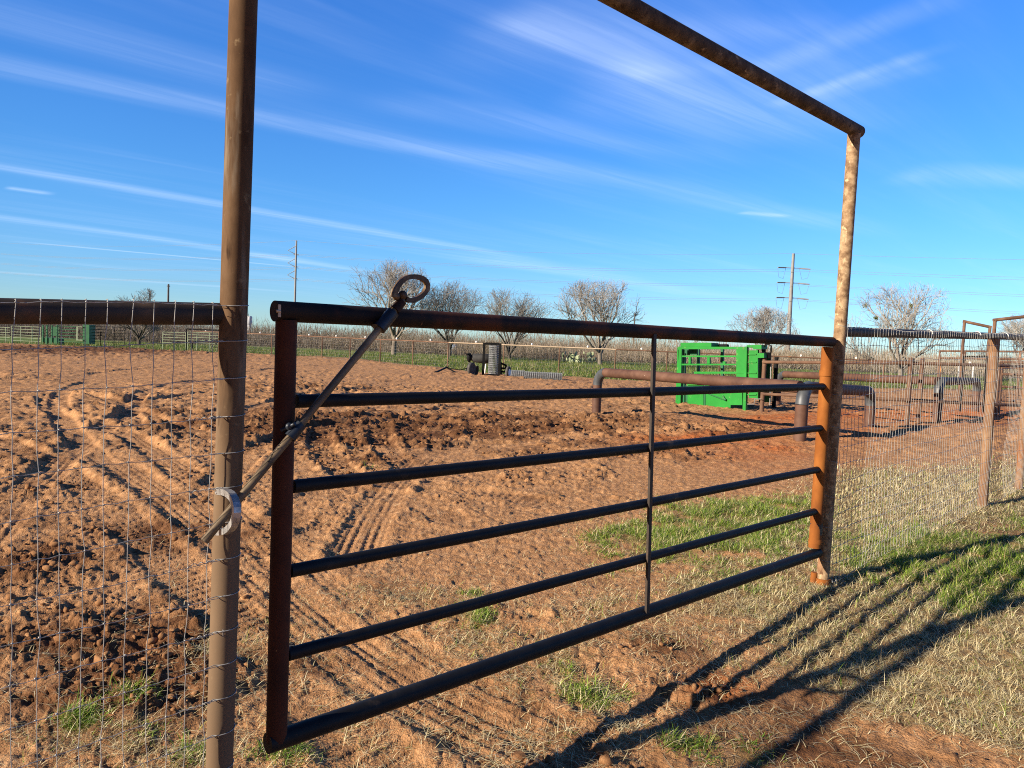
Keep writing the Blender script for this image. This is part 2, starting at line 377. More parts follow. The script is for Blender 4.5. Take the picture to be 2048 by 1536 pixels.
MAT['fence_post'] = mottled('rusty_fence_post', [(.3, (.10, .046, .022)), (.5, (.18, .095, .048)), (.7, (.27, .165, .09))], 8, .85, spec=.2, extra=[(4, .55, .7, (.23, .085, .026), None), (30, .6, .7, (.14, .07, .035), None)], vscale=(1, 1, .4))
MAT['dark_rail'] = mottled('dark_rusty_rail', [(.3, (.014, .011, .009)), (.55, (.036, .024, .017)), (.75, (.10, .06, .035))], 8, .65, spec=.35, extra=[(3, .6, .72, (.13, .055, .025), None)])
MAT['gate_rail'] = mottled('gate_rail_steel', [(.3, (.010, .008, .008)), (.6, (.02, .013, .010)), (.8, (.06, .026, .014))], 7, .65, metal=.0, spec=.12, extra=[(2.2, .5, .62, (.065, .022, .010), None), (60, .68, .74, (.12, .07, .04), None)])
MAT['gate_bar'] = mottled('mill_scale_bar', [(.3, (.006, .006, .007)), (.6, (.011, .011, .012)), (.8, (.028, .024, .021))], 10, .55, metal=.0, spec=.15, extra=[(4, .62, .74, (.075, .052, .034), None)], bmp=.15)
MAT['gate_end'] = mottled('red_rust_upright', [(.3, (.03, .009, .005)), (.6, (.06, .016, .007)), (.8, (.10, .032, .012))], 8, .75, spec=.2, extra=[(30, .66, .74, (.20, .10, .04), None)])
MAT['orange_rust'] = mottled('orange_rust', [(.3, (.12, .036, .008)), (.5, (.205, .066, .012)), (.7, (.30, .108, .022))], 6, .85, spec=.2, extra=[(22, .55, .70, (.20, .065, .014), None), (3.3, .62, .74, (.17, .085, .04), None)], vscale=(1, 1, .5))
MAT['flaking'] = mottled('flaking_pale_paint', [(.3, (.10, .055, .028)), (.46, (.21, .13, .07)), (.62, (.36, .25, .145))], 19, .8, spec=.2, extra=[(34, .62, .70, (.075, .04, .02), (1, 1, .5)), (40, .56, .68, (.50, .37, .22), (1, 1, .6)), (2.6, .55, .75, (.24, .11, .055), None)], bmp=.5)
MAT['arch_bar'] = mottled('weathered_crossbar', [(.3, (.035, .023, .017)), (.5, (.08, .054, .036)), (.7, (.19, .14, .095))], 10, .8, spec=.15, extra=[(26, .56, .63, (.05, .03, .02), None), (14, .62, .72, (.30, .21, .13), None)], bmp=.5)
MAT['rod'] = mottled('worn_rod_steel', [(.3, (.06, .04, .022)), (.55, (.15, .105, .06)), (.75, (.30, .23, .14))], 12, .55, metal=.15, vscale=(1, 1, 1))
MAT['sleeve'] = mottled('blued_sleeve', [(.3, (.010, .013, .02)), (.6, (.02, .027, .04)), (.8, (.05, .05, .05))], 30, .45, metal=.2)
MAT['shoe_steel'] = mottled('bright_shoe_steel', [(.3, (.24, .23, .22)), (.5, (.40, .39, .38)), (.7, (.58, .57, .55))], 40, .42, metal=.55, spec=.6)
MAT['shoe_rust'] = mottled('rusty_shoe_steel', [(.3, (.03, .018, .011)), (.5, (.085, .05, .026)), (.7, (.22, .145, .075))], 25, .55, metal=.3)
MAT['wire'] = mottled('galvanised_wire', [(.3, (.19, .186, .175)), (.6, (.34, .33, .31)), (.8, (.52, .50, .465))], 30, .5, metal=.1, spec=.5, bmp=0)
MAT['roll_wire'] = mottled('weathered_roll_wire', [(.3, (.16, .17, .18)), (.7, (.34, .36, .37))], 20, .6, metal=.2, bmp=0)
MAT['dark_wire'] = mottled('dull_wire', [(.3, (.10, .10, .105)), (.7, (.24, .24, .25))], 20, .6, metal=.3, bmp=0)
MAT['big_pipe'] = mottled('brown_primer_pipe', [(.3, (.055, .024, .015)), (.5, (.09, .042, .026)), (.72, (.13, .066, .042))], 3.5, .7, spec=.35, extra=[(22, .70, .76, (.42, .33, .26), None), (2, .62, .8, (.17, .08, .045), None)])
MAT['elbow'] = mottled('grey_weld_elbow', [(.3, (.045, .05, .055)), (.7, (.085, .09, .098))], 6, .5, metal=.2)
MAT['thin_rust'] = mottled('rust_pipe_far', [(.3, (.07, .033, .019)), (.55, (.125, .066, .038)), (.75, (.22, .135, .082))], 3, .75, extra=[(1.3, .62, .7, (.42, .17, .05), None)], bmp=0)
MAT['pale_rail'] = mottled('pale_wood_rail', [(.3, (.36, .26, .17)), (.7, (.56, .43, .30))], 3, .8, bmp=0)
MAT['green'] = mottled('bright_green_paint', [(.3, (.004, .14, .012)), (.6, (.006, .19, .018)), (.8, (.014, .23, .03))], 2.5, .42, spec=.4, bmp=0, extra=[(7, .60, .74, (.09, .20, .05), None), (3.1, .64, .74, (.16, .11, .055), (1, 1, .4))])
MAT['dark_green'] = mottled('dark_green_paint_and_shade', [(.3, (.006, .07, .024)), (.7, (.010, .11, .038))], 2.5, .45, bmp=0)
MAT['pale_green'] = mottled('faded_green_panel', [(.3, (.17, .21, .13)), (.7, (.28, .32, .21))], 3, .6, bmp=0)
MAT['black_steel'] = mottled('black_painted_steel', [(.3, (.005, .005, .006)), (.7, (.013, .013, .013))], 4, .6, spec=.06, bmp=0)
MAT['rubber'] = mottled('dusty_rubber', [(.3, (.03, .03, .03)), (.7, (.10, .09, .08))], 12, .85, bmp=0)
MAT['hide'] = mottled('grey_dummy_body', [(.3, (.03, .03, .031)), (.7, (.06, .058, .056))], 4, .7, spec=.15, bmp=0)
MAT['white'] = mottled('off_white_paint', [(.3, (.66, .64, .60)), (.7, (.80, .79, .76))], 5, .6, bmp=0)
MAT['pole_steel'] = mottled('grey_pole_steel', [(.3, (.15, .15, .15)), (.7, (.24, .235, .23))], .3, .6, metal=.0, bmp=0)
MAT['wood_pole'] = mottled('dark_pole_wood', [(.3, (.05, .045, .045)), (.7, (.11, .095, .085))], .6, .85, bmp=0)
MAT['insul'] = mottled('grey_insulator', [(.3, (.12, .13, .15)), (.7, (.20, .21, .23))], 1, .5, bmp=0)
MAT['concrete'] = mottled('grey_tower_wall', [(.3, (.36, .37, .40)), (.7, (.50, .50, .52))], .4, .8, bmp=0)
MAT['bark'] = mottled('grey_bark', [(.3, (.10, .082, .066)), (.55, (.19, .16, .13)), (.75, (.30, .265, .22))], 1.5, .9, spec=.15, bmp=0)
MAT['bark_dark'] = mottled('dark_bark', [(.3, (.045, .038, .032)), (.55, (.085, .072, .06)), (.75, (.15, .13, .11))], 1.5, .9, spec=.15, bmp=0)
MAT['twig'] = mottled('bare_twig', [(.3, (.18, .163, .148)), (.7, (.35, .322, .29))], .8, .9, spec=.1, bmp=0)
MAT['twig_dark'] = mottled('dark_twig', [(.3, (.125, .112, .10)), (.7, (.26, .237, .21))], .8, .9, spec=.1, bmp=0)
MAT['mistletoe'] = mottled('mistletoe_green', [(.3, (.10, .12, .03)), (.7, (.20, .21, .06))], 3, .8, bmp=0)
MAT['cactus'] = mottled('pale_cactus_pad', [(.3, (.15, .19, .09)), (.7, (.36, .39, .24))], 5, .6, bmp=0)
MAT['barrel'] = mottled('faded_blue_plastic', [(.3, (.05, .10, .18)), (.7, (.09, .16, .27))], 3, .5, bmp=0)
MAT['clod'] = mottled('earth_clod', [(.3, (.13, .060, .027)), (.55, (.23, .115, .052)), (.75, (.35, .19, .09))], 14, .95, spec=.1, bmp=.6, bdist=.01)

def dusty(m_, z0, z1, colour):
    nt = m_.node_tree; b = nt.nodes['Principled BSDF']; src = b.inputs['Base Color'].links[0].from_socket
    g = N(nt, 'ShaderNodeNewGeometry'); sx_ = N(nt, 'ShaderNodeSeparateXYZ'); L(nt, g.outputs['Position'], sx_.inputs[0])
    a = N(nt, 'ShaderNodeMath', operation='MULTIPLY_ADD'); L(nt, mnoise(nt, 5, 5, .65, vscale=(1, 1, .25)), a.inputs[0]); a.inputs[1].default_value = 1.1; L(nt, sx_.outputs[2], a.inputs[2])
    L(nt, mix(nt, mrange(nt, a.outputs[0], z0 + .55, z1 + .55, .75, 0), src, colour), b.inputs['Base Color'])
dusty(MAT['brown_pipe'], .7, 1.7, (.15, .102, .064))
# attribute driven colours (blades, twigs)
def attr_mat(name, rough=.75, spec=.2, trans=0.0):
    mt, nt, b = mat(name)
    a = N(nt, 'ShaderNodeAttribute'); a.attribute_name = 'tint'
    L(nt, a.outputs['Color'], b.inputs['Base Color'])
    b.inputs['Roughness'].default_value = rough; b.inputs['Specular IOR Level'].default_value = spec
    if trans:
        t = N(nt, 'ShaderNodeBsdfTranslucent'); L(nt, a.outputs['Color'], t.inputs[0])
        ms = N(nt, 'ShaderNodeMixShader'); ms.inputs[0].default_value = trans
        L(nt, b.outputs[0], ms.inputs[1]); L(nt, t.outputs[0], ms.inputs[2])
        L(nt, ms.outputs[0], nt.nodes['Material Output'].inputs[0])
    return mt
MAT['blade'] = attr_mat('grass_blade', .6, .3, .3)
MAT['brush'] = attr_mat('brush_twig', .9, .1)

# ground
mt, nt, b = mat('ground_soil')
at = N(nt, 'ShaderNodeAttribute'); at.attribute_name = 'cover'
sp = N(nt, 'ShaderNodeSeparateColor'); L(nt, at.outputs['Color'], sp.inputs[0])
at2 = N(nt, 'ShaderNodeAttribute'); at2.attribute_name = 'soil'
sp2 = N(nt, 'ShaderNodeSeparateColor'); L(nt, at2.outputs['Color'], sp2.inputs[0])
nA = mnoise(nt, 1.1, 6, .62); nB = mnoise(nt, 14, 6, .65); nC = mnoise(nt, 90, 4, .6)
dry_c = ramp(nt, nB, [(.28, (.235, .117, .052)), (.5, (.38, .198, .091)), (.72, (.53, .310, .158))])
damp_c = ramp(nt, nB, [(.28, (.062, .026, .011)), (.5, (.125, .055, .024)), (.75, (.23, .110, .050))])
f = N(nt, 'ShaderNodeMath', operation='ADD'); L(nt, sp2.outputs[0], f.inputs[0])
f2 = mrange(nt, nA, .35, .68, -.3, .3); L(nt, f2, f.inputs[1])
c = mix(nt, mrange(nt, f.outputs[0], .18, .95), dry_c, damp_c)
c = mix(nt, sp2.outputs[1], c, ramp(nt, nB, [(.3, (.30, .085, .025)), (.7, (.50, .17, .055))]))
nP = mnoise(nt, 2.6, 5, .65); spk = mrange(nt, nP, .42, .62)
sk1 = N(nt, 'ShaderNodeMath', operation='MULTIPLY'); L(nt, mrange(nt, nC, .62, .72), sk1.inputs[0]); L(nt, spk, sk1.inputs[1])
c = mix(nt, sk1.outputs[0], c, mix(nt, .5, c, (.62, .45, .27)))
sk2 = N(nt, 'ShaderNodeMath', operation='MULTIPLY'); L(nt, mrange(nt, nC, .43, .34), sk2.inputs[0]); L(nt, spk, sk2.inputs[1])
c = mix(nt, sk2.outputs[0], c, mix(nt, .5, c, (.07, .035, .017)))
thatch = ramp(nt, nB, [(.3, (.10, .062, .030)), (.7, (.27, .19, .098))])
c = mix(nt, mrange(nt, sp.outputs[1], .15, .8, 0, .85), c, thatch)
gsoil = ramp(nt, nB, [(.3, (.055, .085, .018)), (.7, (.13, .16, .045))])
c = mix(nt, mrange(nt, sp.outputs[0], .2, .9, 0, .55), c, gsoil)
pN = mnoise(nt, .35, 6, .65, vscale=(.5, 1.6, 1)); pF = mnoise(nt, 6, 5, .7)
past_c = ramp(nt, pN, [(.30, (.055, .115, .018)), (.5, (.09, .15, .030)), (.62, (.15, .17, .055)), (.75, (.26, .22, .11))])
past_c = mix(nt, mrange(nt, pF, .45, .75, 0, .55), past_c, (.035, .065, .014))
c = mix(nt, sp.outputs[2], c, past_c)
far_c = ramp(nt, pN, [(.3, (.15, .125, .085)), (.7, (.24, .20, .14))])
c = mix(nt, sp2.outputs[2], c, far_c)
L(nt, c, b.inputs['Base Color']); b.inputs['Roughness'].default_value = .95; b.inputs['Specular IOR Level'].default_value = .12
bm_ = N(nt, 'ShaderNodeMath', operation='ADD'); L(nt, nB, bm_.inputs[0]); L(nt, nC, bm_.inputs[1])
bump(nt, b, bm_.outputs[0], .8, .02)
MAT['ground'] = mt

# ------------------------------------------------------------------ object helpers
def tag(o, label=None, cat=None, group=None, kind=None):
    if label: o['label'] = label
    if cat: o['category'] = cat
    if group: o['group'] = group
    if kind: o['kind'] = kind
    return o
def thing(name, loc, label, cat, group=None):
    o = bpy.data.objects.new(name, None); o.empty_display_size = .2; COL.objects.link(o); o.location = loc
    return tag(o, label, cat, group)
def ortho(d):
    d = d.normalized(); a = Vector((0, 0, 1)) if abs(d.z) < .9 else Vector((1, 0, 0))
    u = d.cross(a).normalized(); return u, d.cross(u).normalized()
class MB:
    def __init__(s): s.v = []; s.f = []; s.sm = []
    def face(s, idx, smooth=False): s.f.append(tuple(idx)); s.sm.append(smooth)
    def tube(s, pts, r, n=12, caps=True, smooth=True, closed=False, flat=None):
        pts = [Vector(p) for p in pts]; k = len(pts)
        rs = r if isinstance(r, (list, tuple)) else [r] * k
        u = None; rings = []
        for i, p in enumerate(pts):
            if closed: d = pts[(i + 1) % k] - pts[i - 1]
            else: d = pts[min(i + 1, k - 1)] - pts[max(i - 1, 0)]
            if d.length < 1e-9: d = Vector((0, 0, 1))
            d.normalize()
            if u is None: u = ortho(d)[0]
            u = (u - d * u.dot(d))
            if u.length < 1e-6: u = ortho(d)[0]
            u.normalize(); w = d.cross(u)
            b0 = len(s.v)
            for j in range(n):
                a = 2 * math.pi * (j + .5) / n
                s.v.append(p + (u * math.cos(a) + w * math.sin(a)) * rs[i])
            rings.append(b0)
        for i in range(k if closed else k - 1):
            a, c = rings[i], rings[(i + 1) % k]
            for j in range(n):
                s.face((a + j, a + (j + 1) % n, c + (j + 1) % n, c + j), smooth)
        if caps and not closed:
            for ring, rev in ((rings[0], True), (rings[-1], False)):
                b0 = len(s.v); s.v += [s.v[ring + j].copy() for j in range(n)]
                idx = [b0 + j for j in range(n)]
                s.face(idx[::-1] if rev else idx)
        return s
    def prism(s, a, b, c, d, ext):
        """quad a b c d extruded by ext"""
        q = [Vector(p) for p in (a, b, c, d)]; b0 = len(s.v)
        s.v += q + [p + ext for p in q]
        for f in ((0, 1, 2, 3), (7, 6, 5, 4), (0, 4, 5, 1), (1, 5, 6, 2), (2, 6, 7, 3), (3, 7, 4, 0)): s.face([b0 + i for i in f])
        return s
    def bar(s, a, b, u, w, hu, hw):
        """rectangular bar from a to b, half sizes hu, hw along u, w"""
        a = Vector(a); b = Vector(b)
        q = [a + u * hu * i + w * hw * j for i, j in ((-1, -1), (1, -1), (1, 1), (-1, 1))]
        return s.prism(*q, b - a)
    def box(s, c, sx, sy, sz, rz=0.0):
        X = Vector((math.cos(rz), math.sin(rz), 0)); Y = Vector((-math.sin(rz), math.cos(rz), 0)); c = Vector(c)
        return s.bar(c - Vector((0, 0, sz / 2)), c + Vector((0, 0, sz / 2)), X, Y, sx / 2, sy / 2)
    def band(s, pts, nrm, half_w, half_t, closed=False):
        """flat bar bent along pts: half_w across in the plane of the bend, half_t along nrm"""
        pts = [Vector(p) for p in pts]; k = len(pts); rings = []
        for i, p in enumerate(pts):
            d = (pts[min(i + 1, k - 1)] - pts[max(i - 1, 0)]).normalized(); w = d.cross(nrm).normalized()
            b0 = len(s.v)
            s.v += [p + w * half_w + nrm * half_t, p + w * half_w - nrm * half_t, p - w * half_w - nrm * half_t, p - w * half_w + nrm * half_t]
            rings.append(b0)
        for i in range(k - 1):
            for j in range(4): s.face((rings[i] + j, rings[i] + (j + 1) % 4, rings[i + 1] + (j + 1) % 4, rings[i + 1] + j))
        s.face([rings[0] + j for j in (3, 2, 1, 0)]); s.face([rings[-1] + j for j in range(4)])
        return s
    def ball(s, c, rx, ry, rz, n=10, m=7, rot=None):
        c = Vector(c); b0 = len(s.v)
        for i in range(m + 1):
            th = math.pi * i / m
            for j in range(n):
                ph = 2 * math.pi * j / n
                p = Vector((rx * math.sin(th) * math.cos(ph), ry * math.sin(th) * math.sin(ph), rz * math.cos(th)))
                if rot: p = rot @ p
                s.v.append(c + p)
        for i in range(m):
            for j in range(n):
                s.face((b0 + i * n + j, b0 + (i + 1) * n + j, b0 + (i + 1) * n + (j + 1) % n, b0 + i * n + (j + 1) % n), True)
        return s
    def build(s, name, material, parent=None):
        off = Vector((0, 0, 0)); q = parent
        while q is not None: off += q.location; q = q.parent
        me = bpy.data.meshes.new(name)
        me.from_pydata([tuple(p - off) for p in s.v], [], s.f)
        me.polygons.foreach_set('use_smooth', s.sm); me.materials.append(material); me.update()
        o = bpy.data.objects.new(name, me); COL.objects.link(o)
        if parent is not None: o.parent = parent
        return o
def np_mesh(name, verts, faces, material, tint=None, smooth=False, parent=None):
    """verts (n,3), faces (m,k) numpy; tint (n,3) colour per vertex"""
    me = bpy.data.meshes.new(name)
    nv, (nf, k) = len(verts), faces.shape
    me.vertices.add(nv); me.vertices.foreach_set('co', verts.astype(np.float32).ravel())
    me.loops.add(nf * k); me.loops.foreach_set('vertex_index', faces.astype(np.int32).ravel())
    me.polygons.add(nf); me.polygons.foreach_set('loop_start', np.arange(0, nf * k, k, dtype=np.int32))
    me.polygons.foreach_set('loop_total', np.full(nf, k, dtype=np.int32))
    if smooth: me.polygons.foreach_set('use_smooth', np.ones(nf, dtype=bool))
    me.update(calc_edges=True)
    if tint is not None:
        a = me.color_attributes.new('tint', 'FLOAT_COLOR', 'POINT')
        a.data.foreach_set('color', np.hstack([tint, np.ones((nv, 1))]).astype(np.float32).ravel())
    me.materials.append(material)
    o = bpy.data.objects.new(name, me); COL.objects.link(o)
    if parent is not None: o.parent = parent
    return o

# ------------------------------------------------------------------ the ground sheet
def build_ground():
    a_front = np.linspace(R(-52), R(52), 1150)
    a_back = np.linspace(R(52), R(308), 90)[1:-1]
    ang = np.concatenate([a_front, a_back])
    rad = [0.0, 0.4, 0.8, 1.1]
    r = 1.1
    while r < 24: r *= 1.0042; rad.append(r)
    while r < 90: r *= 1.009; rad.append(r)
    while r < 3500: r *= 1.12; rad.append(r)
    rad = np.array(rad)[1:]
    nA, nR = len(ang), len(rad)
    A, Rr = np.meshgrid(ang, rad)
    x = (np.sin(A) * Rr).ravel(); y = (np.cos(A) * Rr).ravel()
    mk = masks(x, y)
    churn, gr, dry, past = mk
    z = height(x, y, mk)
    far = np.hypot(x, y)
    z = np.where(far > 300, 0, z)
    verts = np.column_stack([x, y, z])
    verts = np.vstack([verts, [[0, 0, 0]]])
    idx = np.arange(nA * nR).reshape(nR, nA)
    a = idx[:-1]; b_ = np.roll(idx, -1, 1)[:-1]; c_ = np.roll(idx, -1, 1)[1:]; d_ = idx[1:]
    faces = np.stack([a, d_, c_, b_], -1).reshape(-1, 4)
    cen = np.stack([np.full(nA, nA * nR), idx[0], np.roll(idx[0], -1), np.roll(idx[0], -1)], -1)
    o = np_mesh('ground', verts, faces, MAT['ground'], smooth=True)
    me = o.data
    damp = np.clip(churn * 0.62 + field(x, y, DAMP) * (1 + .9 * fbm(x, y, .7, 4, 13)) + 0.25 * fbm(x, y, .3, 4, 12) + .3 * fbm(x, y, 3.5, 4, 14), 0, 1)
    org = np.clip(field(x, y, ORANGE) * (1 + 1.4 * fbm(x, y, .5, 4, 99)), 0, 1)
    farbr = sstep(70, 84, y + 5 * fbm(x, y, 9, 3, 66)) * past
    for nm, cols in (('cover', (gr, dry * (1 - past), past)), ('soil', (damp, org, farbr))):
        at_ = me.color_attributes.new(nm, 'FLOAT_COLOR', 'POINT')
        arr = np.column_stack([*cols, np.ones_like(x)]); arr = np.vstack([arr, [[0, 0, 0, 1]]])
        at_.data.foreach_set('color', arr.astype(np.float32).ravel())
    tag(o, kind='structure')
build_ground()

# ------------------------------------------------------------------ grass
def blades(name, x, y, length, width, lean, tint, label, cat='grass', lift=0.0):
    n = len(x)
    z = height(x, y) + lift - 0.004
    az = RNG.uniform(0, 2 * np.pi, n); bend = lean
    dx, dy = np.cos(az), np.sin(az)
    sx, sy = -dy, dx
    vs = []
    segs = ((0, 1.0), (.38, .85), (.75, .55), (1.0, 0.0))
    px, pz = np.zeros(n), np.zeros(n); last = 0
    curl = RNG.normal(0, .45, n)
    ox = np.zeros(n); oy = np.zeros(n); oz = np.zeros(n)
    for t, w in segs:
        dt = t - last; last = t
        th = np.clip(bend * (0.55 + 0.75 * t), 0, 1.62)
        a2 = az + curl * t
        ox = ox + np.cos(a2) * np.sin(th) * length * dt; oy = oy + np.sin(a2) * np.sin(th) * length * dt
        oz = oz + np.cos(th) * length * dt
        hw = width * w * .5
        if w > 0:
            vs.append(np.column_stack([x + ox + sx * hw, y + oy + sy * hw, z + oz])); vs.append(np.column_stack([x + ox - sx * hw, y + oy - sy * hw, z + oz]))
        else: vs.append(np.column_stack([x + ox, y + oy, z + oz]))
    V = np.stack(vs, 1).reshape(-1, 3)          # 7 verts each
    b0 = np.arange(n)[:, None] * 7
    tri = np.array([[0, 1, 3], [0, 3, 2], [2, 3, 5], [2, 5, 4], [4, 5, 6]])
    Fc = (b0[:, None, :] + tri[None]).reshape(-1, 3)
    T = np.repeat(tint, 7, 0)
    o = np_mesh(name, V, Fc, MAT['blade'], T)
    tag(o, label, cat, kind='stuff'); return o
def scatter(n, dens_fn, bounds):
    xs, ys = [], []; got = 0
    while got < n:
        x = RNG.uniform(bounds[0], bounds[1], n); y = RNG.uniform(bounds[2], bounds[3], n)
        k = RNG.uniform(0, 1, n) < dens_fn(x, y)
        xs.append(x[k]); ys.append(y[k]); got += k.sum()
    return np.concatenate(xs)[:n], np.concatenate(ys)[:n]
def straw_tint(n):
    a = np.array([.67, .55, .29]); b_ = np.array([.32, .22, .10]); c_ = np.array([.88, .79, .50])
    t = RNG.uniform(0, 1, (n, 1)); k = RNG.uniform(0, 1, (n, 1))
    return np.where(k < .5, a + (b_ - a) * t, a + (c_ - a) * t) * RNG.uniform(.75, 1.1, (n, 1))
def green_tint(n):
    a = np.array([.10, .20, .018]); b_ = np.array([.23, .33, .035]); c_ = np.array([.40, .42, .10])
    t = RNG.uniform(0, 1, (n, 1)); k = RNG.uniform(0, 1, (n, 1))
    return np.where(k < .7, a + (b_ - a) * t, b_ + (c_ - b_) * t) * RNG.uniform(.75, 1.15, (n, 1))
def dens_dry(x, y):
    _, gr, dry, past = masks(x, y)
    near = np.exp(-np.maximum(np.hypot(x, y) - 5.0, 0) / 5.5)
    tuft = np.clip(.50 + 1.5 * fbm(x, y, .10, 3, 123), 0.05, 1)
    return np.clip(dry * 1.15 - .08, 0, 1) * (1 - .45 * gr) * near * tuft * (1 - past)
def dens_green(x, y):
    _, gr, dry, past = masks(x, y)
    near = np.exp(-np.maximum(np.hypot(x, y) - 4, 0) / 5.0)
    tuft = np.clip(.36 + 2.6 * fbm(x, y, .26, 4, 124), 0.0, 1)
    return np.clip(gr * 1.7 - .10, 0, 1) * near * tuft
B = (-2.6, 9.0, 1.3, 11.0)
n = 260000; x, y = scatter(n, dens_dry, B)
rr_ = np.clip(np.hypot(x, y) / 4.2, 1, 2.2); ts = straw_tint(n); kk = RNG.uniform(0, 1, n) < .09 + .45 * np.clip(masks(x, y)[1] + .3 * fbm(x, y, .4, 3, 171), 0, 1); ts[kk] = green_tint(kk.sum())
blades('dry_grass', x, y, np.clip(RNG.gamma(3, .013, n), .012, .085), RNG.uniform(.0012, .0030, n) * rr_, np.clip(RNG.normal(1.22, .34, n), .1, 1.6), ts, 'short straw coloured dormant grass along the fence and gate', 'grass')
n = 95000; x, y = scatter(n, dens_green, B)
tg = green_tint(n); kk = RNG.uniform(0, 1, n) < .22; tg[kk] = straw_tint(kk.sum())
blades('green_grass', x, y, np.clip(RNG.gamma(4, .0115, n) * (.55 + .65 * np.clip(masks(x, y)[1] + .5 * fbm(x, y, .3, 3, 124), 0, 1)), .015, .14), RNG.uniform(.0022, .0046, n), np.clip(RNG.normal(1.1, .35, n), .05, 1.58), tg, 'fresh green grass tufts by the gate and fence', 'grass')
def dens_litter(x, y):
    _, gr, dry, past = masks(x, y)
    r_ = np.hypot(x, y)
    base = .08 + .5 * np.clip(dry, 0, 1) + .22 * np.exp(-((x - .6) ** 2 + (y - 3.2) ** 2) / 3.0)
    return np.clip(base, 0, 1) * np.exp(-np.maximum(r_ - 3, 0) / 2.2) * np.clip(.4 + 1.3 * fbm(x, y, .3, 3, 125), 0.05, 1)
n = 30000; x, y = scatter(n, dens_litter, (-2.6, 6.0, 1.2, 9.0))
blades('straw_litter', x, y, RNG.uniform(.02, .11, n) , RNG.uniform(.0016, .0036, n), RNG.uniform(1.3, 1.6, n), straw_tint(n), 'loose straw and dead stalks strewn over the dirt', 'straw', lift=.006)
def dens_mid(x, y):
    _, gr, dry, past = masks(x, y)
    return np.clip(past, 0, 1) * sstep(90, 35, y) * np.clip(.4 + 1.4 * fbm(x, y, 1.6, 3, 126), .03, 1)
n = 70000; x, y = scatter(n, dens_mid, (-34, 45, 33, 75))
tt = green_tint(n) * .55; kk = RNG.uniform(0, 1, n) < .3; tt[kk] = straw_tint(kk.sum()) * .5
blades('pasture_grass', x, y, RNG.uniform(.08, .30, n), RNG.uniform(.012, .03, n), np.clip(RNG.normal(.6, .3, n), .05, 1.3), tt, 'green pasture grass beyond the far fence', 'grass')

# loose clods, the biggest ones, as one heap of spoil nobody would count
def build_clods():
    import bmesh
    temps = []
    for k in range(14):
        b_ = bmesh.new()
        for j in range(26):
            d_ = RNG.normal(0, 1, 3); d_ /= np.linalg.norm(d_); b_.verts.new(Vector(d_ * RNG.uniform(.62, 1.0)))
        rr = bmesh.ops.convex_hull(b_, input=b_.verts)
        bmesh.ops.delete(b_, geom=[v for v in b_.verts if not v.link_faces], context='VERTS')
        bmesh.ops.triangulate(b_, faces=b_.faces[:]); b_.verts.index_update()
        temps.append((np.array([tuple(v.co) for v in b_.verts]), np.array([[v.index for v in f.verts] for f in b_.faces]))); b_.free()
    n = 5200
    def d(x, y):
        ch, gr, dry, past = masks(x, y)
        return np.clip(ch - .40, 0, 1) * (1 - past) * np.clip(1 - 2.5 * dry, 0, 1) * np.exp(-np.maximum(np.hypot(x, y) - 4, 0) / 5)
    x, y = scatter(n, d, (-4.5, 7, 1.5, 15))
    s_ = RNG.gamma(1.3, .0075, n).clip(.003, .04)
    z = height(x, y) + s_ * .25
    V = []; Fs = []; off = 0
    for i in range(n):
        bv, bf = temps[i % 14]
        q = bv * (s_[i] * RNG.uniform(.55, 1.4, 3)) * np.array([1, 1, .7])
        Fs.append(bf + off); off += len(bv)
        a = RNG.uniform(0, 6.28); ca, sa = math.cos(a), math.sin(a)
        V.append(np.column_stack([x[i] + q[:, 0] * ca - q[:, 1] * sa, y[i] + q[:, 0] * sa + q[:, 1] * ca, z[i] + q[:, 2]]))
    V = np.vstack(V); Fc = np.vstack(Fs)
    o = np_mesh('dirt_clods', V, Fc, MAT['clod'], smooth=False)
    tag(o, 'crumbled brown earth clods scattered over the churned arena', 'dirt', kind='stuff')
build_clods()

# ------------------------------------------------------------------ gateway
PN = Vector((FU.y, -FU.x, 0)).normalized()       # horizontal normal of the fence line, towards the camera
lp_top = PY(487, 0, 2.17); lp_mid = PY(455.5, 1000, 2.17)
lp_dir = (lp_top - lp_mid).normalized()
def on_axis(p, d, z): return p + d * ((z - p.z) / d.z)
hp_base = G(1645, 1168); HY = hp_base.y
hp_top = PY(1708, 268, HY); hp_low = PY(1645, 1165, HY); hp_dir = (hp_top - hp_low).normalized()
PR = .0375
ar = thing('gateway_arch', (lp_mid.x, lp_mid.y, gz(lp_mid.x, lp_mid.y)), 'tall rusty pipe gateway of two posts and a high crossbar around the gate', 'gateway')
zl = 3.0
MB().tube([on_axis(lp_mid, lp_dir, -.4), on_axis(lp_mid, lp_dir, .8), on_axis(lp_mid, lp_dir, 2.9)], PR, 32).build('post', MAT['brown_pipe'], ar)['label'] = 'brown near post with a horseshoe latch'
hz_top = hp_top.z
q = MB().tube([on_axis(hp_low, hp_dir, -.3), on_axis(hp_low, hp_dir, 1.2), on_axis(hp_low, hp_dir, hz_top)], PR, 32).build('post', MAT['flaking'], ar); q['label'] = 'pale flaking far post'
cb = on_axis(hp_low, hp_dir, hz_top + PR * .7); ca = on_axis(lp_mid, lp_dir, zl)
an = Vector((ca.y - cb.y, cb.x - ca.x, 0)).normalized(); seen = PP(1238, 0, cb, an)
ca = cb + (seen - cb) * ((ca.x - cb.x) / (seen.x - cb.x))
cd = (cb - ca).normalized()
MB().tube([ca - cd * .06, (ca + cb) / 2, cb + cd * .065], .039, 32).build('crossbar', MAT['arch_bar'], ar)
zb = gz(hp_low.x, hp_low.y)
col_ = MB().tube([on_axis(hp_low, hp_dir, zb - .08), on_axis(hp_low, hp_dir, zb + .038)], .046, 24)
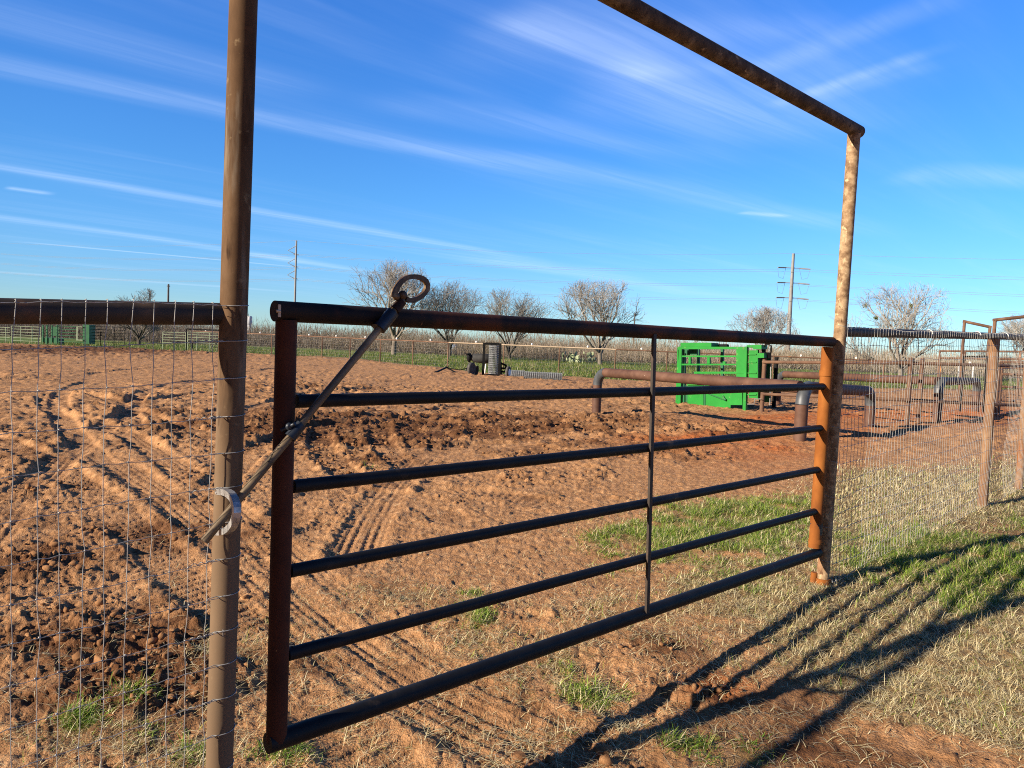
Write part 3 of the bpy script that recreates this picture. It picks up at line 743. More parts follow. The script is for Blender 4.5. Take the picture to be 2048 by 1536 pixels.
col_.tube([on_axis(hp_low, hp_dir, zb + .0) + Vector((-.055, .01, 0)), on_axis(hp_low, hp_dir, zb + .07) + Vector((-.05, .01, 0))], .021, 12)
col_.build('base_collar', MAT['orange_rust'], ar)
# horseshoe latch keeper welded on the near post
def hs_keeper():
    up_ = lp_dir
    c0 = PY(437, 983, 2.125); c1 = PY(437, 1064, 2.125)
    mid = (c0 + c1) / 2
    out = (PY(473, 1024, 2.005) - mid)
    pts = []
    hh = (c0 - c1).length / 2
    for i in range(17):
        a = math.pi * i / 16
        pts.append(mid + up_ * math.cos(a) * hh + out * (math.sin(a) ** .75))
    nr = out.normalized().cross(up_).normalized()
    k = MB().band(pts, nr, .0085, .0095)
    for i in (3, 5, 11, 13):                      # nail heads in the crease of the shoe
        p = pts[i]
        k.box(p + nr * -.0098, .006, .004, .006)
    o = k.build('latch_horseshoe', MAT['shoe_steel'], ar)
    MB().ball(c1 + Vector((.004, -.004, .004)), .012, .010, .012, 8, 6).build('weld_bead', MAT['shoe_steel'], o)
    MB().ball(c0 + Vector((.0, 0, -.003)), .010, .009, .008, 8, 6).build('weld_bead', MAT['shoe_steel'], o)
hs_keeper()

# ------------------------------------------------------------------ the gate
gA = PY(573, 640, 2.262)
hpx = on_axis(hp_low, hp_dir, 1.2)
gB_guess = PY(1643, 900, HY - .075)
gU = Vector((gB_guess.x - gA.x, gB_guess.y - gA.y, 0)).normalized()
gN = Vector((gU.y, -gU.x, 0))
def GP(px, py, off=0.0): return PP(px, py, gA + gN * off, gN)
gt = thing('pipe_gate', (gB_guess.x, gB_guess.y, gz(gB_guess.x, gB_guess.y)), 'closed dark pipe farm gate with five bars below its top rail, hung in the gateway', 'gate')
MB().tube([GP(549, 622), GP(1100, 652.5), GP(1664, 684)], .0305, 28).build('top_rail', MAT['gate_rail'], gt)
bo = GP(535, 1487); bo2 = GP(1636, 1105)
MB().tube([bo, (bo + bo2) / 2, bo2], .0305, 28).build('bottom_rail', MAT['gate_bar'], gt)
MB().tube([GP(573, 640), GP(553, 1480)], .0310, 28).build('end_upright', MAT['gate_end'], gt)
hu = MB().tube([GP(1656, 694), GP(1629, 1095)], .0365, 28).build('hinge_sleeve', MAT['orange_rust'], gt)
for (pa, pb) in (((1652.5, 741), (1651.8, 752)), ((1631, 1078), (1630, 1087))):
    MB().tube([GP(*pa), GP(*pb)], .0405, 28).build('collar', MAT['orange_rust'], hu)
MB().tube([GP(1632.5, 1046), GP(1631.4, 1068)], .0378, 28).build('bare_band', MAT['sleeve'], hu)
for a, c_ in (((592, 802.5), (1645, 773)), ((586, 973), (1642, 856)), ((580, 1142), (1637, 939)), ((575, 1309), (1633, 1022))):
    p, q2 = GP(*a), GP(*c_)
    MB().tube([p, (p + q2) / 2 + Vector((0, 0, -.002)), q2], .0205, 20).build('bar', MAT['gate_bar'], gt)
p, q2 = GP(1299, 668, .0), GP(1285, 1222, .0)
off = gN * .026
MB().bar(p + off, q2 + off, gU, gN, .011, .006).build('stiffener', MAT['dark_rail'], gt)
# weld rings where bars meet the end upright
for a in ((600, 802), (594, 972), (589, 1140), (584, 1306), (576, 1470), (575, 645)):
    MB().ball(GP(*a), .012, .012, .022, 8, 6).build('weld_bead', MAT['gate_rail'], gt)
w = MB().tube([GP(553, 622, .031), GP(561, 622.6, .031)], .004, 6); w.bar(GP(559, 609, .0305), GP(559, 634, .0305), gU, gN, .004, .0012)
w.build('paint_scrape', MAT['pale_rail'], gt)
# guides that carry the latch rod
RO = .052
r_lo, r_hi = GP(408, 1083, RO), GP(806, 600, RO)
rod_d = (r_hi - r_lo).normalized()
def rodp(px, py):
    """point on the rod nearest to the view ray of a pixel"""
    d = pdir(px, py).normalized(); w0 = CAM - r_lo; b_ = d.dot(rod_d)
    t = (rod_d.dot(w0) - b_ * d.dot(w0)) / (1 - b_ * b_) * 1.0
    return r_lo + rod_d * t
s0, s1 = rodp(575, 872), rodp(598, 846)
gd = MB().tube([s0, s1], .0185, 18); 
gd.bar(s0 + rod_d * .006 - gN * .03, s1 - rod_d * .006 - gN * .03, rod_d.cross(gN).normalized(), gN, .012, .022)
gd.tube([s0 + rod_d * .01 + Vector((-.03, 0, .012)), s0 + rod_d * .016 + Vector((.01, -.015, .03))], .006, 8)
gd.ball(s0 + rod_d * .02 + Vector((-.012, -.01, .018)), .012, .012, .012, 8, 6)
gd.build('rod_guide', MAT['sleeve'], gt)
s2, s3 = rodp(758, 657), rodp(785, 624)
gd = MB().tube([s2, s3], .0205, 18)
gd.bar(s2 + rod_d * .008 - gN * .03, s3 - rod_d * .008 - gN * .03, rod_d.cross(gN).normalized(), gN, .012, .022)
gd.build('rod_guide', MAT['sleeve'], gt)

# latch rod with its horseshoe handle
lr = thing('latch_rod', r_lo, 'slanting steel latch rod with a horseshoe handle, slid through the gate guides', 'latch rod')
MB().tube([r_lo, (r_lo + r_hi) / 2, r_hi], .0115, 18).build('rod', MAT['rod'], lr)
MB().tube([rodp(789, 620), rodp(803, 603)], [.0165, .0155], 16).build('ferrule', MAT['gate_rail'], lr)
z8 = [(592, 655), (600, 590), (625, 510), (668, 425), (725, 348), (800, 282), (890, 245), (985, 238), (1080, 246), (1170, 275), (1240, 330), (1272, 410), (1262, 495), (1215, 570), (1140, 640), (1050, 695), (960, 728), (880, 720), (830, 690)]
hp_ = [GP(730 + a / 10.24, 530 + c_ / 10.24, RO + .004) for a, c_ in z8]
hd = MB().band(hp_, gN, .0075, .0085)
hd.ball(GP(730 + 640 / 10.24, 530 + 645 / 10.24, RO), .013, .013, .013, 8, 6)
hd.ball(GP(730 + 770 / 10.24, 530 + 620 / 10.24, RO), .016, .016, .016, 10, 7)
hd.build('handle', MAT['shoe_rust'], lr)

# ------------------------------------------------------------------ near fences with welded wire
def twist(mb, a, b_, r, turns, n=24):
    d = (b_ - a); u, w_ = ortho(d); pts = []
    for i in range(n + 1):
        t = i / n; an = 2 * math.pi * turns * t
        pts.append(a + d * t + (u * math.cos(an) + w_ * math.sin(an)) * r)
    mb.tube(pts, .0011, 5, caps=False)
def wire_mesh(name, p0, p1, ztop_fn, zrow_fn, rows, parent, step=.0508, rad=.00125, seed=1, bow=.004, dense_top=True):
    """woven wire on the vertical plane through p0 and p1 (Vectors on the ground plan)"""
    rn = random.Random(seed); mb = MB()
    d = Vector((p1.x - p0.x, p1.y - p0.y, 0)); Ln = d.length; d.normalize()
    nn = Vector((d.y, -d.x, 0))
    if nn.dot(Vector((CAM.x - p0.x, CAM.y - p0.y, 0))) < 0: nn = -nn
    nv = int(Ln / step)
    sx = [k * step + rn.uniform(-.09, .09) * step for k in range(nv + 1)]
    wig = [[rn.uniform(-1, 1) for _ in range(rows + 1)] for _ in range(nv + 1)]
    def P(i, s, z, e=0.0): return Vector((p0.x, p0.y, 0)) + d * s + nn * e + Vector((0, 0, z))
    for i, s in enumerate(sx):
        pts = []
        drift = rn.uniform(-.004, .004)
        for k in range(rows + 1):
            z = zrow_fn(s, k)
            kink = .0035 * wig[i][k] + (.0045 if k % 2 else -.0045) * (.6 + .4 * math.sin(s * 3.1 + k)) * .6
            lean = drift * math.sin(k * .5)
            e = bow * math.sin(s * 5.3 + k * .9)
            if k == 0:
                pts.append(P(i, s + kink + lean, z + .006, e - .016)); pts.append(P(i, s + kink + lean, z + .007, e))
            pts.append(P(i, s + kink + lean, z, e))
            if k < rows:
                z2 = zrow_fn(s, k + 1)
                pts.append(P(i, s + lean + .0015 * wig[i][k], (z + z2) / 2, e))
        mb.tube(pts, rad, 5, caps=False)
    for k in range(rows + 1):
        pts = []
        for i, s in enumerate(sx):
            z = zrow_fn(s, k); kink = .0035 * wig[i][k] + (.0045 if k % 2 else -.0045) * (.6 + .4 * math.sin(s * 3.1 + k)) * .6
            e = bow * math.sin(s * 5.3 + k * .9) + .002
            pts.append(P(i, s, z + .002 * math.sin(i * 1.7 + k), e))
            if i < len(sx) - 1:
                sm = (s + sx[i + 1]) / 2; pts.append(P(i, sm, zrow_fn(sm, k) - .0016 + .001 * rn.uniform(-1, 1), e))
        mb.tube(pts, rad, 5, caps=False)
        for i, s in enumerate(sx):                # wrapped knots
            e = bow * math.sin(s * 5.3 + k * .9) + .001
            kink = .0035 * wig[i][k] + (.0045 if k % 2 else -.0045) * (.6 + .4 * math.sin(s * 3.1 + k)) * .6
            r2 = rad * 2.3
            mb.ball(P(i, s + kink * .9, zrow_fn(s, k), e), r2 * 1.2, r2 * 1.2, r2 * 1.05, 6, 4)
    return mb.build(name, MAT['wire'], parent)

# left fence
LFd = Vector((-math.cos(R(40.5)), -math.sin(R(40.5)), 0))
lj = PY(452, 628.2, 2.17)
le = Vector((lj.x, lj.y, 0)) + LFd * .5
# far-left end of the visible rail from the photo, then extended along the same line
LN = Vector((-LFd.y, LFd.x, 0)); LN = LN if LN.dot(CAM - lj) > 0 else -LN
rl = PP(0, 622, lj, LN); rd_ = (rl - lj).normalized()
lend = lj + rd_ * 3.0
lf = thing('wire_mesh_fence', (lend.x, lend.y, gz(lend.x, lend.y)), 'near pipe and woven wire fence left of the gateway', 'fence', 'woven wire fences either side of the gateway')
MB().tube([lj - rd_ * -.0, (lj + lend) / 2, lend], .031, 28).build('top_rail', MAT['dark_rail'], lf)
MB().tube([Vector((lend.x, lend.y, -.3)), Vector((lend.x, lend.y, lend.z + .03))], PR, 24).build('post', MAT['brown_pipe'], lf)
OFF = LN * .0385
m0 = PP(452, 611, lj + OFF, LN); 
m1 = PP(452 - .033 * 145, 752, lj + OFF, LN); l0 = PP(15, 609, lj + OFF, LN); l1 = PP(15, 777.5, lj + OFF, LN)
ls = (Vector((l0.x - m0.x, l0.y - m0.y, 0))).length
z_post = lambda k: m0.z - .1016 * k
dz = (l1.z - m1.z) / ls
START = m0 - rd_ * .012
def zrow_l(s, k):
    droop = (dz * (1 - math.exp(-k * .8)) + rd_.z * math.exp(-k * .8))
    return m0.z - .1016 * k + droop * min(s, 1.4) + .004 * math.sin(s * 7 + k * 1.3)
wm = wire_mesh('wire_mesh', START, START + rd_ * 2.6, None, zrow_l, 15, lf, seed=4, rad=.00105)
# wire ends wrapped round the near post and its twisted tails
for k in range(16):
    tw = MB()
    z = zrow_l(0, k)
    c = on_axis(lp_mid, lp_dir, z); pts = []
    rr = PR + .0016
    for j in range(15):
        a = math.atan2(LN.y, LN.x) + R(-105 + j * 17)
        pts.append(c + Vector((math.cos(a) * rr, math.sin(a) * rr, .010 * (j / 14.0) ** 1.5 - .002)))
    pts = [START + Vector((0, 0, z - START.z)) + rd_ * .05 + LN * .003] + pts[3:]
    tw.tube(pts, .0013, 5, caps=False)
    if k % 2: twist(tw, START + Vector((0, 0, z - START.z)) + rd_ * .10 + LN * .004, START + Vector((0, 0, z - START.z)) + rd_ * .02 + LN * .004, .003, 4)
    tw.build('wire_wrap', MAT['wire'], lf)

# right fence
rp2 = G(1973, 1014)
rj = on_axis(hp_low, hp_dir, PY(1680, 663.5, HY).z)
r2top = PY(1990, 672.5, rp2.y)
rdir = (r2top - rj); rdir.normalize()
rend = rj + rdir * 11.0
rf = thing('wire_mesh_fence', rp2, 'pipe and woven wire fence running off right of the gateway', 'fence', 'woven wire fences either side of the gateway')
MB().tube([rj + rdir * .03, rj + rdir * 5, rend], .031, 24).build('top_rail', MAT['dark_rail'], rf)
for k, s in enumerate(((r2top - rj).length, (r2top - rj).length + 1.25, (r2top - rj).length + 4.6, (r2top - rj).length + 7.6)):
    p = rj + rdir * s
    lean = Vector((.0, 0, 1))
    MB().tube([Vector((p.x, p.y, gz(p.x, p.y) - .3)), Vector((p.x, p.y, p.z - .02))], .043 if k == 0 else .0375, 20).build('post', MAT['fence_post'], rf)
RN = Vector((rdir.y, -rdir.x, 0)).normalized()
RN = RN if RN.dot(CAM - rj) > 0 else -RN
ROFF = RN * .047
def zrow_r(s, k):
    p = rj + rdir * s
    g = gz(p.x, p.y) + .03
    top = p.z + .018
    return top + (g - top) * k / 15.0 + .006 * math.sin(s * 4.1 + k * 1.1) + .004 * math.sin(s * 11 + k * 2.3)
wire_mesh('wire_mesh', rj + ROFF, rj + ROFF + rdir * 7.2, None, zrow_r, 15, rf, seed=9, rad=.0013, bow=.006)
for s in (1.55, 2.75, 3.6, 4.4):
    p = rj + rdir * s
    pts = [p + (RN * math.cos(a) + Vector((0, 0, 1)) * math.sin(a)) * .034 + rdir * (.02 * math.sin(a)) for a in [R(-40 + 20 * i) for i in range(15)]]
    MB().tube(pts, .003, 6).build('wire_tie', MAT['white'], rf)
for k in range(0, 16, 2):
    z = zrow_r(0.02, k); c = on_axis(hp_low, hp_dir, z); pts = []
    for j in range(11):
        a = math.atan2(RN.y, RN.x) + R(75 - j * 17); pts.append(c + Vector((math.cos(a) * (PR + .0015), math.sin(a) * (PR + .0015), .002 * j)))
    MB().tube(pts, .0013, 5, caps=False).build('wire_wrap', MAT['wire'], rf)

# ------------------------------------------------------------------ heavy U-shaped pipe rails
def elbow(mb, c, d_in, d_out, rad, r):
    """quarter bend: enters along d_in, leaves along d_out, corner at c"""
    a = c - d_in * rad; cen = a + d_out * rad; pts = []
    for i in range(9):
        t = math.pi / 2 * i / 8
        pts.append(cen - d_out * rad * math.cos(t) + d_in * rad * math.sin(t))
    mb.tube(pts, r, 20)
def pipe_guard(pl, pm, pr, tops, label):
    gl, gm, gr_ = G(*pl), G(*pm), G(*pr)
    r = .0925; er = .26; z = Vector((0, 0, 1))
    h = []
    for g_, ty, px in zip((gl, gm, gr_), tops, (pl[0], pm[0], pr[0])): h.append(PY(px, ty, g_.y).z)
    root = thing('pipe_guard_rail', gl, label, 'guard rail', 'heavy pipe guard rails in the arena')
    T = [Vector((g_.x, g_.y, hh)) for g_, hh in zip((gl, gm, gr_), h)]
    for g_, t in zip((gl, gm, gr_), T):
        MB().tube([Vector((g_.x, g_.y, -.3)), t - z * er], r, 20).build('leg', MAT['big_pipe'], root)
    d1 = (T[1] - T[0]).normalized(); d2 = (T[2] - T[1]).normalized()
    e = MB(); elbow(e, T[0], z, d1, er, r * 1.03); e.build('elbow', MAT['elbow'], root)
    e = MB(); elbow(e, T[1], z, d2, er, r * 1.03); e.build('elbow', MAT['elbow'], root)
    e = MB(); elbow(e, T[2], d2, -z, er, r * 1.03); e.build('elbow', MAT['elbow'], root)
    MB().tube([T[0] + d1 * er, (T[0] + T[1]) / 2, T[1] + d1 * -.05 + z * .0], r, 20).build('long_pipe', MAT['big_pipe'], root)
    MB().tube([T[1] + d2 * er, T[2] - d2 * er], r, 20).build('short_pipe', MAT['big_pipe'], root)
def guard_all():
    pipe_guard((1192, 832), (1599, 886), (1737, 857), (744, 774, 782), 'brown heavy pipe rail with grey elbows nearest the gate, in front of the green chute')
    pipe_guard((1554, 811), (1873, 845), (1950, 829), (748, 762, 762), 'brown heavy pipe rail with grey elbows farther back, behind the right gate post')
guard_all()

# ------------------------------------------------------------------ green squeeze chute
def chute():
    gl, gr_ = G(1362, 813), G(1487, 824)
    U = Vector((gr_.x - gl.x, gr_.y - gl.y, 0)).normalized(); Nn = Vector((U.y, -U.x, 0))     # Nn towards the camera
    Z = Vector((0, 0, 1))
    root = thing('squeeze_chute', (gl + gr_) / 2, 'bright green cattle squeeze chute standing in the arena', 'cattle chute')
    def P(zx, zy, e=0.0): return PP(1330 + zx / 8.533, 670 + zy / 8.533, gl - Nn * e, Nn)
    def rect(mb, x0, y0, x1, y1, e=0.0, t=.05, x2=None, x3=None):
        """box from zoomed pixel corners, front face e behind the front plane, t thick; x2/x3: bottom corners when it leans"""
        x2 = x1 if x2 is None else x2; x3 = x0 if x3 is None else x3
        return mb.prism(P(x0, y0, e), P(x1, y0, e), P(x2, y1, e), P(x3, y1, e), -Nn * t)
    def part(name, items, m_='green', label=None):
        mb = MB()
        for it in items: rect(mb, *it[:6], **(it[6] if len(it) > 6 else {}))
        o = mb.build(name, MAT[m_], root)
        if label: o['label'] = label
        return o
    W = .85
    part('front_post', [(238, 195, 285, 1225, -.004, .07, dict(x2=262, x3=205))])
    part('front_post', [(215, 205, 240, 1160, .10, .05, dict(x2=205, x3=178))])
    part('front_post', [(205, 250, 228, 420, .02, .05)])
    part('top_box', [(265, 132, 790, 200, .0, .30)])
    part('top_beam', [(285, 201, 1392, 240, -.003, .07)])
    for (y0, y1, x0) in ((350, 377, 288), (490, 517, 282)): part('side_rail', [(x0, y0, 1216, y1, .0, .045)])
    part('side_rail', [(495, 625, 1392, 660, -.006, .05)])
    part('side_panel', [(1216, 243, 1360, 980, .002, .03)])
    part('rear_post', [(1362, 197, 1397, 1312, -.012, .08, dict(x2=1374, x3=1322))])
    part('ledge', [(372, 800, 1330, 850, -.05, .16)])
    part('lower_panel', [(385, 852, 655, 1212, .0, .03)])
    lp_ = part('lower_panel', [(692, 852, 1318, 1195, .001, .03), (700, 1195, 1118, 1240, .001, .03)])
    h_ = MB(); h_.tube([P(735, 1000, -.03), P(1005, 1105, -.03)], .012, 8); h_.tube([P(985, 1035, -.03), P(1030, 1105, -.03)], .014, 8); h_.ball(P(1030, 1105, -.03), .03, .03, .03, 8, 6)
    h_.build('drop_lever', MAT['dark_green'], lp_)
    part('hinge_bar', [(660, 860, 690, 1230, -.01, .04)], 'dark_green')
    part('bracket', [(400, 380, 436, 490, -.02, .05)]); part('bracket', [(715, 380, 762, 490, -.02, .05)]); part('bracket', [(985, 450, 1030, 490, .02, .05)])
    # far side frame: the darker green paints in the shade inside the chute
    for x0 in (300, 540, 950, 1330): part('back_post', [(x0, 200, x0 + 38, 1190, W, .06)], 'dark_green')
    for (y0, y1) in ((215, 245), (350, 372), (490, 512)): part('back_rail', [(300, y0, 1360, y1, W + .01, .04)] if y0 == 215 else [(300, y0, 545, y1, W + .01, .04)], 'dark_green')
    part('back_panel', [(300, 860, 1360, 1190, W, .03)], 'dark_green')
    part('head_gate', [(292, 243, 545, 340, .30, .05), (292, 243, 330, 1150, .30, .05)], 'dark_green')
    # tail section with its step ladder
    part('tail_panel', [(1432, 262, 1560, 1075, .06, .03)])
    part('tail_post', [(1556, 250, 1583, 1100, .05, .06)])
    for y in (320, 455, 640, 1010): part('tail_rung', [(1397, y, 1556, y + 18, .03, .03)])
    part('tail_top', [(1500, 168, 1645, 242, .0, .25), (1395, 172, 1502, 215, .05, .2)])
    part('tail_back_panel', [(1600, 300, 1800, 1150, .55, .04)], 'dark_green')  # its shade is put into the colour, a darker green
    part('tail_roof', [(1580, 310, 1690, 390, .02, .3)])
    MB().tube([P(800, 190, .35), P(1075, 190, .35)], .05, 10).tube([P(860, 150, .3), P(840, 200, .3)], .02, 6).build('hydraulic_cylinder', MAT['black_steel'], root)
    MB().tube([P(1675, 180, .2), P(1690, 320, .2)], .05, 10).build('hydraulic_cylinder', MAT['black_steel'], root)
    MB().box(P(1735, 345, .2), .16, .16, .14).build('valve_box', MAT['black_steel'], root)
    ho = MB()
    for k in range(3):
        p0, p3 = P(1690, 200 + k * 15, .15), P(1800 + 8 * k, 300, .2)
        ho.tube([p0, p0 + Z * .10 + U * .06, p3 + Z * .16, p3], .010, 6)
    ho.build('hose', MAT['black_steel'], root)
    MB().tube([P(1385, 1180, .05), P(1525, 1180, .05), P(1530, 1092, .05), P(1640, 1092, .05)], .010, 6).build('latch_rod_bar', MAT['pole_steel'], root)
    MB().tube([P(1800, 330, .3), P(1808, 330, .3), P(1790, 1200, .3)], .012, 6).build('latch_rod_bar', MAT['pole_steel'], root)
chute()

# ------------------------------------------------------------------ pipe pens on the right
def pipe_line(a, b_, r, n=10): return MB().tube([a, (a + b_) / 2, b_], r, n)
def lane():
    posts = [((1523, 826), 720), ((1547, 821), 718), ((1813, 851), 720), ((1836, 847), 720), ((1990, 838), 728)]
    g = [G(*p) for p, _ in posts]
    t = [PY(p[0], ty, gg.y) for (p, ty), gg in zip(posts, g)]
    root = thing('pipe_lane_fence', g[0], 'rusty two rail pipe fence running right from the green chute', 'fence')
    for i, (gg, tt) in enumerate(zip(g, t)):
        MB().tube([Vector((gg.x, gg.y, -.3)), Vector((gg.x, gg.y, tt.z + .05))], .05 if i < 2 else .045, 14).build('post', MAT['thin_rust' if i != 1 else 'black_steel'], root)
    for f_, (y0, y1, y2) in ((0, (724, 726, 733)), (1, (788, 800, 812))):
        a = PY(1526, y0, g[0].y - .02); m_ = PY(1813, y1, g[2].y - .06); e = PY(2060, y2, g[4].y - .05)
        MB().tube([a, m_, e], .036, 12).build('rail', MAT['thin_rust'], root)
    return root
lane()
def hoop(name, pts, r, m_, label, cat, group=None, foot=None, base=None):
    root = thing(name, pts[0] if base is None else base, label, cat, group)
    return root
def frame_gateway(x0, y0, x1, y1, D, label, m_='thin_rust', r=.05, name='pipe_gateway', group=None):
    a, b_ = PY(x0, y0, D), PY(x1, y1, D - .3)
    root = thing(name, (a.x, a.y, 0), label, 'gateway', group)
    for p in (a, b_): MB().tube([Vector((p.x, p.y, -.3)), p], r, 12).build('post', MAT[m_], root)
    d = (b_ - a).normalized()
    MB().tube([a - d * r, b_ + d * r], r, 12).build('crossbar', MAT[m_], root)
frame_gateway(1929, 643, 1980, 654, 27.0, 'tall dark pipe gateway frame behind the right fence', 'thin_rust', .05, group='gateway frames of the far pens')
frame_gateway(1990, 640, 2150, 622, 25.0, 'taller pale topped pipe gateway frame at the far right of the pens', 'thin_rust', .055, group='gateway frames of the far pens')
frame_gateway(1928, 713, 1974, 713, 21.0, 'low black hoop frame in the right hand pens', 'black_steel', .022, name='hoop_frame')
def pen_panel(x0, x1, ys0, ys1, D0, D1, posts, label, m_='thin_rust', r=.032, name='pipe_pen_fence', group=None, pr=.045, foot=-.3):
    a0 = PY(x0, ys0[0], D0)
    root = thing(name, (a0.x, a0.y, 0), label, 'fence', group)
    tops = []
    for k, (ya, yb) in enumerate(zip(ys0, ys1)):
        a, b_ = PY(x0, ya, D0), PY(x1, yb, D1)
        MB().tube([a, (a + b_) / 2, b_], r, 10).build('rail', MAT[m_], root)
        if k == 0: tops = (a, b_)
    for t in posts:
        p = tops[0].lerp(tops[1], t)
        MB().tube([Vector((p.x, p.y, foot)), p + Vector((0, 0, .03))], pr, 12).build('post', MAT[m_], root)
    return root
pen_panel(2004, 2160, (724, 735, 748, 773, 800), (728, 740, 754, 784, 812), 19.5, 17.0, (0, .5, 1), 'five rail rusty pipe pen beyond the end post of the right fence')
pen_panel(1880, 2150, (702, 716), (704, 720), 33, 30, (0, .2, .4, .62, .82, 1), 'brown pipe fence across the back of the pens', r=.04)
for i, x0 in enumerate((1916, 1945)):
    p = G(x0, 757); t_ = PY(x0, 722, p.y)
    root = thing('marker_post', p, ('white post beside the black hoop frame', 'short white post under the black hoop frame')[i], 'post')
    MB().tube([p - Vector((0, 0, .3)), Vector((p.x, p.y, t_.z * (1 - .3 * i)))], .045, 10).build('shaft', MAT['white'], root)
    MB().ball(Vector((p.x, p.y, t_.z * (1 - .3 * i))), .05, .05, .03, 10, 6).build('cap', MAT['white'], root)

# ------------------------------------------------------------------ far fence with mesh and insulators
FAR = [Vector((-22.5, 54, 0)), Vector((-16.9, 51.0, 0)), Vector((-3.4, 40.2, 0)), Vector((5.3, 40, 0)), Vector((19, 38, 0)), Vector((34, 36, 0))]
def far_fence():
    ins_me = MB().ball((0, 0, .06), .05, .05, .06, 8, 6).tube([(0, 0, -.06), (0, 0, .03)], .018, 6)
    tmp = ins_me.build('insulator', MAT['white']); ins_data = tmp.data; bpy.data.objects.remove(tmp)
    spans = [(FAR[0], FAR[2], 'brown pipe and wire fence along the far left edge of the arena'), (FAR[2], FAR[3], 'far fence with a pale top rail behind the wire rolls'), (FAR[3], FAR[5], 'far pipe and wire fence behind the green chute')]
    for si, (a, b_, lab) in enumerate(spans):
        root = thing('wire_mesh_fence', a, lab, 'fence', 'fences along the far side of the arena')
        d = b_ - a; Ln = d.length; d.normalize(); h = 1.36
        step = 2.75; k = max(2, int(round(Ln / step)))
        line = [a] + ([FAR[1]] if si == 0 else []) + ([FAR[4]] if si == 2 else []) + [b_]
        cum = [0]
        for i in range(len(line) - 1): cum.append(cum[-1] + (line[i + 1] - line[i]).length)
        def at_(s):
            for i in range(len(line) - 1):
                if s <= cum[i + 1] or i == len(line) - 2: return line[i].lerp(line[i + 1], (s - cum[i]) / (cum[i + 1] - cum[i]))
        Z = Vector((0, 0, 1))
        MB().tube([p + Z * h for p in line], .034, 10).build('top_rail', MAT['pale_rail' if si == 1 else 'thin_rust'], root)
        for i in range(k + 1):
            if si > 0 and i == 0: continue
            p = at_(cum[-1] * i / k)
            MB().tube([p - Z * .3, p + Z * (h - .01)], .034, 8).build('post', MAT['thin_rust'], root)
        for i in range(k):
            p = at_(cum[-1] * (i + .5) / k) + Z * (h + .03)
            o = bpy.data.objects.new('insulator', ins_data); COL.objects.link(o); o.parent = root; o.location = p - a
        mb = MB(); nv = int(cum[-1] / .16)
        for i in range(nv):
            p = at_(cum[-1] * (i + .5) / nv); mb.tube([p + Z * .05, p + Z * (h - .03)], .0022, 3, caps=False)
        for j in range(9):
            mb.tube([at_(cum[-1] * q_ / 12.0) + Z * (.06 + j * .155) for q_ in range(13)], .003, 3, caps=False)
        mb.build('wire_mesh', MAT['dark_wire'], root)
far_fence()

# ------------------------------------------------------------------ wire rolls, frame, roping dummy
def wire_roll(base, d, length, r, label, rings, standing):
    root = thing('wire_roll', base, label, 'wire roll', 'rolls of fencing wire')
    u, w_ = ortho(d); mb = MB(); core = MB()
    for L_, rr in ((0, r), (1, r * .8), (2, r * .6)):
        for i in range(rings + 1):
            c = base + d * (length * i / rings)
            if not standing: c = c + Vector((0, 0, r))
            pts = [c + (u * math.cos(a) + w_ * math.sin(a)) * rr * (1 + .04 * math.sin(3 * a + i)) for a in [2 * math.pi * j / 18 for j in range(18)]]
            (mb if L_ == 0 else core).tube(pts, .011, 4, closed=True)
        for j in range(26):
            a = 2 * math.pi * j / 26
            c0 = base + (Vector((0, 0, 0)) if standing else Vector((0, 0, r)))
            o_ = (u * math.cos(a) + w_ * math.sin(a)) * rr
            (mb if L_ == 0 else core).tube([c0 + o_, c0 + d * length + o_], .007, 3, caps=False)
    mb.build('outer_layer', MAT['roll_wire'], root); core.build('inner_layer', MAT['dark_wire'], root)
bf = G(981, 753)
bx0, bx1 = PY(966, 753, bf.y), PY(998, 753, bf.y); tz = PY(981, 686, bf.y).z
wire_roll(G(987, 751.5), Vector((0, 0, 1)), PY(987, 689, bf.y).z, .235, 'galvanised wire roll standing upright inside the black frame', 14, True)
l0_, l1_ = G(1022, 756), G(1046, 757)
wire_roll(l0_, Vector((1, .05, 0)).normalized(), .55, .165, 'short wire roll lying on the dirt right beside the black frame', 7, False)
l0_ = G(1048, 759)
wire_roll(l0_, Vector((1, -.02, 0)).normalized(), 1.55, .165, 'long wire roll lying on the dirt in front of the far fence', 18, False)
fr = thing('standing_frame', bf, 'black square steel frame standing round the upright wire roll', 'frame')
for p in (bx0, bx1): MB().bar(Vector((p.x, p.y, -.05)), Vector((p.x, p.y, tz)), Vector((1, 0, 0)), Vector((0, 1, 0)), .055, .05).build('upright', MAT['black_steel'], fr)
for z in (tz - .03, .05): MB().bar(Vector((bx0.x + .055, bx0.y, z)), Vector((bx1.x - .055, bx1.y, z)), Vector((0, 0, 1)), Vector((0, 1, 0)), .05, .045).build('crossbar', MAT['black_steel'], fr)
